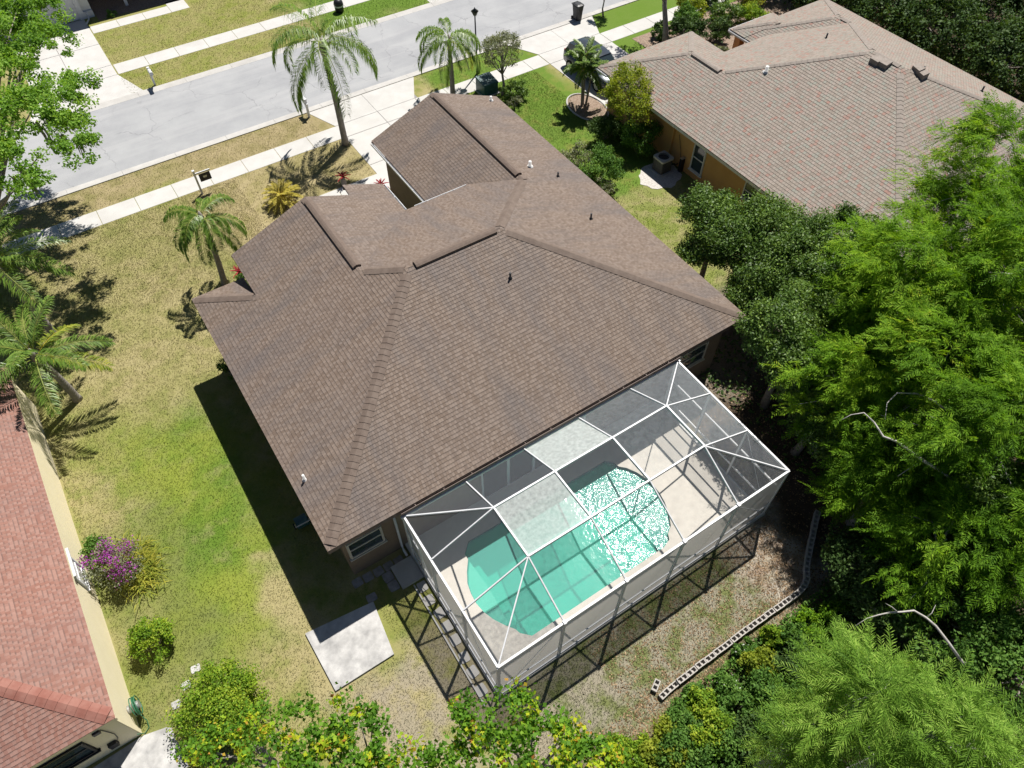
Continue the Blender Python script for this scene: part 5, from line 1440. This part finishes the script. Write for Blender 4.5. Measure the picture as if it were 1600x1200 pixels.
tree('holly_tree', 'dark tree standing off the rear corner of the brown roofed house', 'tree', (20.0, .6), [(*P(1215, 515, 5.0), 1.3, 1.3, 1.1), (*P(1250, 560, 4.6), 1.2, 1.2, 1.0), (*P(1280, 490, 4.6), 1.4, 1.4, 1.1)], nclump=180, group='dark trees between the two houses', **dk_)
tree('holly_tree', 'sparse dark tree shading the ground beside the screen room', 'tree', (20.8, -2.2), [(*P(1270, 610, 3.4), 1.2, 1.2, 1.0), (*P(1300, 660, 3.2), 1.3, 1.3, 1.0)], nclump=90, group='dark trees between the two houses', **dk_)
tree('holly_tree', 'small dark tree filling the gap below the window of the orange house', 'tree', (22.2, 4.6), [(*P(1165, 395, 3.4), 1.3, 1.3, 1.0), (*P(1180, 455, 3.0), 1.2, 1.2, 1.0)], nclump=130, group='dark trees between the two houses', **dk_)

# ------------------------------------------------------------------ the woods
CS = [
 ('feathery cypress whose crown hangs nearest the screen room', (1330, 600), 4.6, 2.3, 1.9, 'cypress', 95),
 ('tall feathery cypress with crown reaching over the orange house roof', (1415, 445), 6.8, 2.8, 2.3, 'cypress', 115),
 ('feathery cypress at the far end of the woods over the pink roof', (1530, 300), 7.8, 3.0, 2.6, 'cypress', 120),
 ('feathery cypress towering beside the far one', (1590, 430), 8.0, 2.8, 2.6, 'cypress', 110),
 ('feathery cypress in the middle of the woods with bare pale limbs', (1460, 590), 6.2, 2.7, 2.3, 'cypress', 105),
 ('lower feathery cypress behind the block wall bend', (1375, 755), 3.2, 1.8, 1.6, 'cypress', 75),
 ('dark sided feathery cypress deep in the woods', (1540, 690), 6.4, 2.6, 2.3, 'cypress', 90),
 ('feathery cypress at the shaded edge of the woods', (1470, 850), 4.2, 2.0, 1.8, 'cypress', 70),
 ('feathery cypress hidden low in the shade of the woods', (1590, 850), 5.0, 2.2, 2.2, 'cypress', 60),
 ('small bright cypress filling the gap before the dark trees', (1350, 500), 4.6, 1.9, 1.7, 'cypress', 80),
 ('slim bright cypress between the far one and the towering one', (1480, 500), 6.6, 2.2, 2.1, 'cypress', 80),
]
for lab, (u, w), z, r, zr, lf, nb_ in CS:
    p = P(u, w, z)
    cypress(lab, (p[0]+.2, p[1]-.1), tuple(p), r, zr, lf, nbr=nb_, bias=-.2 if w > 650 else .04)
pl_ = [o for o in bpy.data.objects if o.get('label', '').startswith('feathery cypress in the middle')][0]
tk = P(1470, 640, 4.6)
for q, rr0 in (([tuple(tk), P(1475, 737, 5.6), P(1440, 718, 6.0), P(1402, 690, 6.2), P(1380, 682, 6.3), P(1366, 660, 6.3), P(1350, 645, 6.2), P(1330, 648, 6.1), P(1315, 656, 6.0)], .06), ([tuple(tk), P(1530, 690, 5.8), P(1490, 650, 6.3), P(1462, 628, 6.6), P(1435, 615, 6.6), P(1402, 614, 6.6), P(1386, 630, 6.5), P(1383, 655, 6.4)], .055), ([P(1440, 718, 6.0), P(1478, 742, 5.8), P(1500, 760, 5.4), tuple(tk)], .05)):
    MB().tube(q, [rr0*(1-.85*i/(len(q)-1)) for i in range(len(q))], 6).obj('limb', M['bark_pale'], pl_, True)
for lab, u, w, z, r, zr, nb_ in (('soft pale cypress with a fine feathery top near the drone', 1335, 1100, 8.8, 1.15, 1.3, 52), ('soft pale cypress spreading beside the fine feathery one', 1455, 1150, 8.6, 1.25, 1.3, 56), ('small soft cypress leaning out below the pale pair', 1265, 1170, 7.6, .8, 1.0, 34), ('soft cypress behind the pale pair', 1550, 1200, 8.2, .9, 1.1, 34)):
    p = P(u, w, z)
    cypress(lab, (p[0]+.1, p[1]-.1), tuple(p), r, zr, 'cypress_blue', nbr=nb_, nspray=12, twig=22, tl=.21, width=.009, group='soft cypress trees by the drone')
dw_ = dict(leaf='oak', size=.13, cr=.4, nleaf=70, aspect=.55)
WD = [((1395, 700), 2.6, 1.7), ((1450, 760), 3.2, 1.9), ((1540, 620), 4.0, 2.1), ((1560, 930), 3.6, 1.9), ((1500, 980), 3.0, 1.7), ((1410, 930), 2.4, 1.5), ((1590, 1050), 4.0, 1.6), ((1345, 880), 1.8, 1.2), ((1470, 480), 3.6, 1.9), ((1590, 560), 4.5, 2.1)]
for i, ((u, w), z, r) in enumerate(WD):
    p = P(u, w, z)
    lab = 'dark broadleaf tree in the shade '+['beneath the cypress hanging nearest the screen room', 'between the lower cypress and the shaded one', 'under the cypress with bare pale limbs', 'beside the low cypress deep in the woods', 'just behind the silvery dead branch', 'in front of the silvery dead branch', 'behind the soft pale cypresses', 'at the bend of the block wall', 'under the cypress reaching over the orange house', 'below the towering cypress'][i]
    dw_['leaf'] = 'broad' if i % 2 == 0 else 'oak'
    tree('wood_tree', lab, 'tree', (p[0], p[1]), [(p[0], p[1], p[2], r, r, r*.75), (p[0]+.8, p[1]-.5, p[2]-.5, r*.8, r*.8, r*.6)], nclump=150, group='dark trees under the cypresses', nlimb=10, **dw_)
for (u, w), z, r, lf, lab in (((1505, 545), 6.6, 1.4, 'broad', 'leafy broadleaf crown rising between the cypress with bare limbs and the slim one'), ((1570, 640), 7.0, 1.5, 'broad', 'leafy broadleaf crown next to the dark sided cypress'), ((1430, 690), 4.6, 1.3, 'broad', 'leafy broadleaf crown behind the lower cypress at the wall bend'), ((1595, 345), 8.0, 1.4, 'gum', 'pale leafed crown between the far cypress and the towering one'), ((1385, 540), 5.0, 1.2, 'broad', 'leafy broadleaf crown between the dark trees and the nearest cypress'), ((1570, 780), 5.6, 1.5, 'dark', 'glossy broadleaf crown above the hidden low cypress'), ((1430, 800), 3.6, 1.3, 'broad', 'leafy broadleaf crown beside the shaded edge cypress')):
    p = P(u, w, z)
    tree('wood_tree', lab, 'tree', (p[0], p[1]), [(p[0], p[1], p[2], r, r, r*.7), (p[0]+.7, p[1]-.4, p[2]-.4, r*.7, r*.7, r*.5)], lf, nclump=90, nleaf=80, cr=.36, size=.12, nlimb=8, group='leafy trees among the cypresses')
# shrubs along the block wall
SH = [((1165, 1022), .4, .7, 'broad', 'leafy shrub with white blossoms growing against the block wall', ('white_flower', 9, .06, 5)),
      ((1210, 995), .42, .8, 'lime', 'bright lime shrub pushing over the block wall', None),
      ((1262, 975), .5, .9, 'cypress', 'yellow green bush by the bend of the block wall', None),
      ((1140, 1075), .45, .7, 'broad', 'round leaved shrub with pale flowers below the block wall', ('white_flower', 8, .06, 4)),
      ((1080, 1085), .35, .4, 'broad', 'small weedy bush at the end of the block wall', None),
      ((1200, 1085), .8, 1.3, 'broad', 'dense green thicket below the block wall', None),
      ((1262, 1045), .8, 1.5, 'oak', 'dark thicket between the block wall and the woods', None),
      ((1110, 1150), .8, 1.2, 'lime', 'bright green bush under the soft pale cypress', None),
      ((1040, 1170), .7, .9, 'yellowgreen', 'low yellowish bush beside the maple with coloured shoots', None),
      ((1190, 1160), 1.0, 1.6, 'oak', 'dark bush at the foot of the soft pale cypress', None),
      ((1340, 1000), .9, 1.4, 'oak', 'dark bush under the dead limb', None),
      ((1322, 935), .6, 1.0, 'broad', 'green bush just outside the bend of the block wall', None)]
SH += [((1060, 1130), .6, .8, 'broad', 'spreading green bush at the bare end of the block wall', None), ((985, 1180), .6, .7, 'lime', 'bright bush among the maple shoots', None), ((1120, 1190), .9, 1.3, 'broad', 'broad green bush under the pale pair of cypresses', None), ((1240, 1110), .9, 1.5, 'broad', 'leafy bush between the thicket and the small soft cypress', None), ((1290, 1010), .7, 1.2, 'cypress', 'light green bush beside the dark thicket', None)]
SH += [((1100, 1100), .55, .8, 'lime', 'lime bush just below the loose end of the block wall', None), ((1150, 1110), .7, 1.1, 'broad', 'wide green bush below the flowering shrub at the wall', None), ((1235, 1000), .6, 1.0, 'broad', 'green bush tucked between the lime shrub and the bend bush', None), ((1185, 1040), .6, 1.0, 'yellowgreen', 'yellowish bush in the middle of the bank below the wall', None), ((1225, 1140), .8, 1.4, 'broad', 'tall green bush under the small soft cypress', None), ((1075, 1185), .8, 1.0, 'broad', 'low green bush between the maple shoots and the pale cypresses', None), ((1300, 965), .6, 1.1, 'cypress', 'fine leaved bush under the broadleaf tree at the wall bend', None)]
for (u, w), r, h, lf, lab, fl in SH:
    p = P(u, w, h*.5); shrub('shrub', lab, 'shrub', p[0], p[1], r, h, lf, int(40+40*r), 60, .1, flowers=fl)
# dead limb
dl = thing('dead_branch', 'bare silvery dead branch in front of the dark woods', 'branch', tuple(P(1480, 1010, 4.6)))
q = [P(1500, 1030, 4.2), P(1482, 1004, 4.5), P(1462, 978, 4.7), P(1447, 965, 4.75), P(1428, 954, 4.8), P(1410, 956, 4.85), P(1390, 957, 4.8), P(1372, 961, 4.75), P(1355, 966, 4.7), P(1336, 978, 4.6)]
MB().tube(q, [.045, .04, .036, .033, .03, .027, .024, .02, .014, .005], 7).tube([P(1402, 956, 4.85), P(1393, 948, 5.0), P(1384, 943, 5.05)], [.02, .014, .004], 6).tube([P(1447, 965, 4.75), P(1456, 958, 4.9), P(1462, 945, 5.0)], [.018, .012, .004], 6).tube([tuple(P(1560, 1090, .0)), tuple(P(1530, 1060, 2.6)), tuple(q[0])], [.09, .07, .045], 7).obj('limb', M['bark_pale'], dl, True)

# ------------------------------------------------------------------ trees round and behind the orange house
ok = dict(leaf='oak', size=.2, cr=.6, nleaf=60, aspect=.6)
for i, (x, y, z, r) in enumerate([(45.9, 20.8, 2.0, 2.2), (46.6, 16.2, 2.3, 2.5), (47.0, 11.6, 2.4, 2.6), (47.2, 7.0, 2.5, 2.6), (47.5, 2.4, 2.6, 2.6), (51.0, 18.6, 3.2, 3.0), (51.8, 13.4, 3.4, 3.0), (52.2, 8.2, 3.6, 3.0), (52.4, 3.0, 3.8, 3.0), (48.0, -2.4, 3.4, 2.8), (56.5, 16.0, 4.0, 3.2), (57.2, 10.0, 4.2, 3.2), (57.5, 4.0, 4.4, 3.2), (46.5, 25.5, 2.6, 2.4), (52.0, 24.0, 3.4, 2.8)]):
    tree('oak_tree', 'dark oak in the row of woods behind the pinkish roof', 'tree', (x, y), [(x, y, z, r, r, r*.7), (x+1, y+1, z-.3, r*.7, r*.7, r*.6), (x-.6, y-.8, z-.5, r*.7, r*.7, r*.5)], nclump=150, nlimb=8, r0=.2, group='dark oaks behind the pinkish roof', **ok)
tree('street_tree', 'dark trunked tree in the planted bed before the orange house', 'tree', (34.0, 22.3), [(35.0, 25.0, 7.6, 1.6, 1.6, 1.0), (33.6, 26.0, 7.8, 1.5, 1.5, .9), (36.4, 23.8, 7.4, 1.4, 1.4, .9)], 'oak', nclump=70, nleaf=50, cr=.5, size=.16, r0=.2, trunk_top=(34.5, 24.2, 5.0))
tree('verge_tree', 'small young tree in the grass verge near the trash bin', 'tree', (33.2, 28.0), [(33.3, 28.3, 1.9, .75, .75, .55), (33.5, 28.6, 2.3, .6, .6, .4)], 'gum', nclump=35, nleaf=50, cr=.25, size=.11, r0=.06)
for (x, y, r, h, lf, lab) in ((34.4, 23.4, .7, .9, 'oak', 'dark low bush at the foot of the dark trunked tree'), (35.8, 22.6, 1.0, 1.3, 'oak', 'dark bush in the bed before the orange house'), (37.0, 23.6, .9, 1.4, 'broad', 'fresh green bush in the middle of the planted bed'), (38.3, 24.6, 1.0, 1.6, 'yellowgreen', 'yellowish bush at the far end of the planted bed'), (37.2, 21.6, 1.1, 1.4, 'oak', 'dark bush facing the entry of the orange house'), (39.5, 22.8, 1.1, 1.4, 'dark', 'dark glossy bush by the entry path of the orange house'), (41.0, 21.6, 1.1, 1.2, 'lime', 'lime bush at the entry corner of the orange house'), (35.0, 20.6, .9, .9, 'oak', 'low dark bush beside the wing of the orange house'), (36.2, 19.4, .8, .8, 'grey', 'greyish groundcover bush beside the orange column'), (33.9, 19.8, .7, .7, 'oak', 'small dark bush tucked behind the garage wing of the orange house'), (43.0, 23.4, 1.2, 1.8, 'yellow', 'golden bush behind the entry of the orange house'), (40.6, 25.4, 1.1, 1.2, 'oak', 'dark bush along the far sidewalk edge of the bed')):
    shrub('shrub', lab, 'shrub', x, y, r, h, lf, int(40+20*r), 55, .13)
bed('planting_bed', [(33.0,24.6),(33.2,19.5),(35.0,16.2),(44.5,18.4),(46.5,24.6)], M['mulch'], .015)
shrub('shrub', 'rounded dark hedge bush in shade by the rear window wall', 'shrub', 2.6, 16.6, .4, .7, 'dark', 25, 50, .08)
shrub('shrub', 'dark hedge bush under the left eave of the house', 'shrub', .1, 11.8, .55, 1.3, 'dark', 35, 60, .08)
shrub('shrub', 'low green plant in the shaded bed across the street', 'shrub', 4.4, 46.9, .35, .4, 'broad', 20, 40, .08)

# ------------------------------------------------------------------ grass and litter
def scatter(n, x0, x1, y0, y1, excl=()):
    x = RG.uniform(x0, x1, n); y = RG.uniform(y0, y1, n); k = np.ones(n, bool)
    for a, b, c, d in excl: k &= ~((x > a) & (x < b) & (y > c) & (y < d))
    return np.stack([x[k], y[k], np.zeros(k.sum())], 1)
EX = [(.3, 18.1, .3, 12.2), (2.4, 9.4, 11, 13.5), (11.3, 18.1, 11, 18.6), (11.7, 17.3, 18, 28.6), (-60, 60, 24.98, 26.4), (2.1, 14.85, -6.1, .6), (-1.95, .7, -2.9, -.45), (1.2, 2.8, -1, .1), (25.2, 32.6, 19.4, 28.6), (26.2, 60, -10, 19), (-30, -7.5, -20, 15), (8, 12.2, 15.2, 21.1), (-10, -6.5, -3.4, -.6), (10.9, 18.4, 26.3, 28.6), (23.6, 26.3, 11, 13.4)]
pts = np.concatenate([scatter(150000, -8, 5, -6, 25, EX), scatter(60000, -8, 26, 18, 28.5, EX), scatter(50000, 18, 27, 0, 25, EX), scatter(26000, 2, 16, -9.2, -5.9, EX), scatter(45000, 2.6, 26, 36.4, 46, [(-60, 60, 39.1, 40.55), (2.5, 9.4, 45.1, 47)])])
n_ = len(pts); az = RG.uniform(0, 6.28, n_); h = RG.uniform(.03, .085, (n_, 1)); ln = RG.uniform(.2, 1.1, (n_, 1))
dv = np.stack([np.cos(az), np.sin(az), az*0], 1); sw = np.stack([-np.sin(az), np.cos(az), az*0], 1)*.011
V = np.stack([pts-sw, pts+sw, pts+dv*h*ln+np.array([0, 0, 1.])*h], 1)
tag(obj('grass', npmesh('grass', V.reshape(-1, 3), 3, RG.random(n_)), M['blades']), 'short patchy lawn grass around the houses', 'grass', kind='stuff')
pts = np.concatenate([scatter(9000, 12.5, 24, -9, 0, [(2.1, 14.85, -6.1, .6)]), scatter(5000, 4, 15, -10.5, -8.6), scatter(3000, 6, 15, -9, -6.1)])
pts[:, 2] = .02
V = leaves(pts, np.tile([0, 0, 1.], (len(pts), 1)), .075, .6, QUAD, .35)
tag(obj('leaf_litter', npmesh('leaf_litter', V.reshape(-1, 3), 4, RG.random(len(pts))), LM['litter']), 'brown fallen leaves scattered along the wood edge', 'leaf litter', kind='stuff')
v_ = scatter(9000, 7.4, 15, -13.5, -9.25); v_[:, 2] = RG.uniform(.05, .45, len(v_))
V = leaves(v_, np.tile([0, 0, 1.], (len(v_), 1)), .13, .6, QUAD, .7)
tag(obj('ground_cover', npmesh('ground_cover', V.reshape(-1, 3), 4, RG.random(len(v_))), LM['broad']), 'fresh green weeds covering the bank below the block wall', 'undergrowth', kind='stuff')
u_ = scatter(16000, 14, 40, -16, 1.5, [(2.1, 15.0, -6.5, .6), (25, 44, -2, 20)]); u_ = u_[(u_[:, 0] > 17.2) | (u_[:, 1] < -9)]
u2 = np.concatenate([scatter(5000, 5, 16, -14, -9.9), scatter(9000, 44.5, 62, -6, 30)])
u_ = np.concatenate([u_, u2]); u_[:, 2] = RG.uniform(.05, .5, len(u_))
V = leaves(u_, np.tile([0, 0, 1.], (len(u_), 1)), .2, .5, QUAD, .6)
tag(obj('ground_cover', npmesh('ground_cover', V.reshape(-1, 3), 4, RG.random(len(u_))), LM['oak']), 'dark leafy undergrowth covering the floor of the woods', 'undergrowth', kind='stuff')
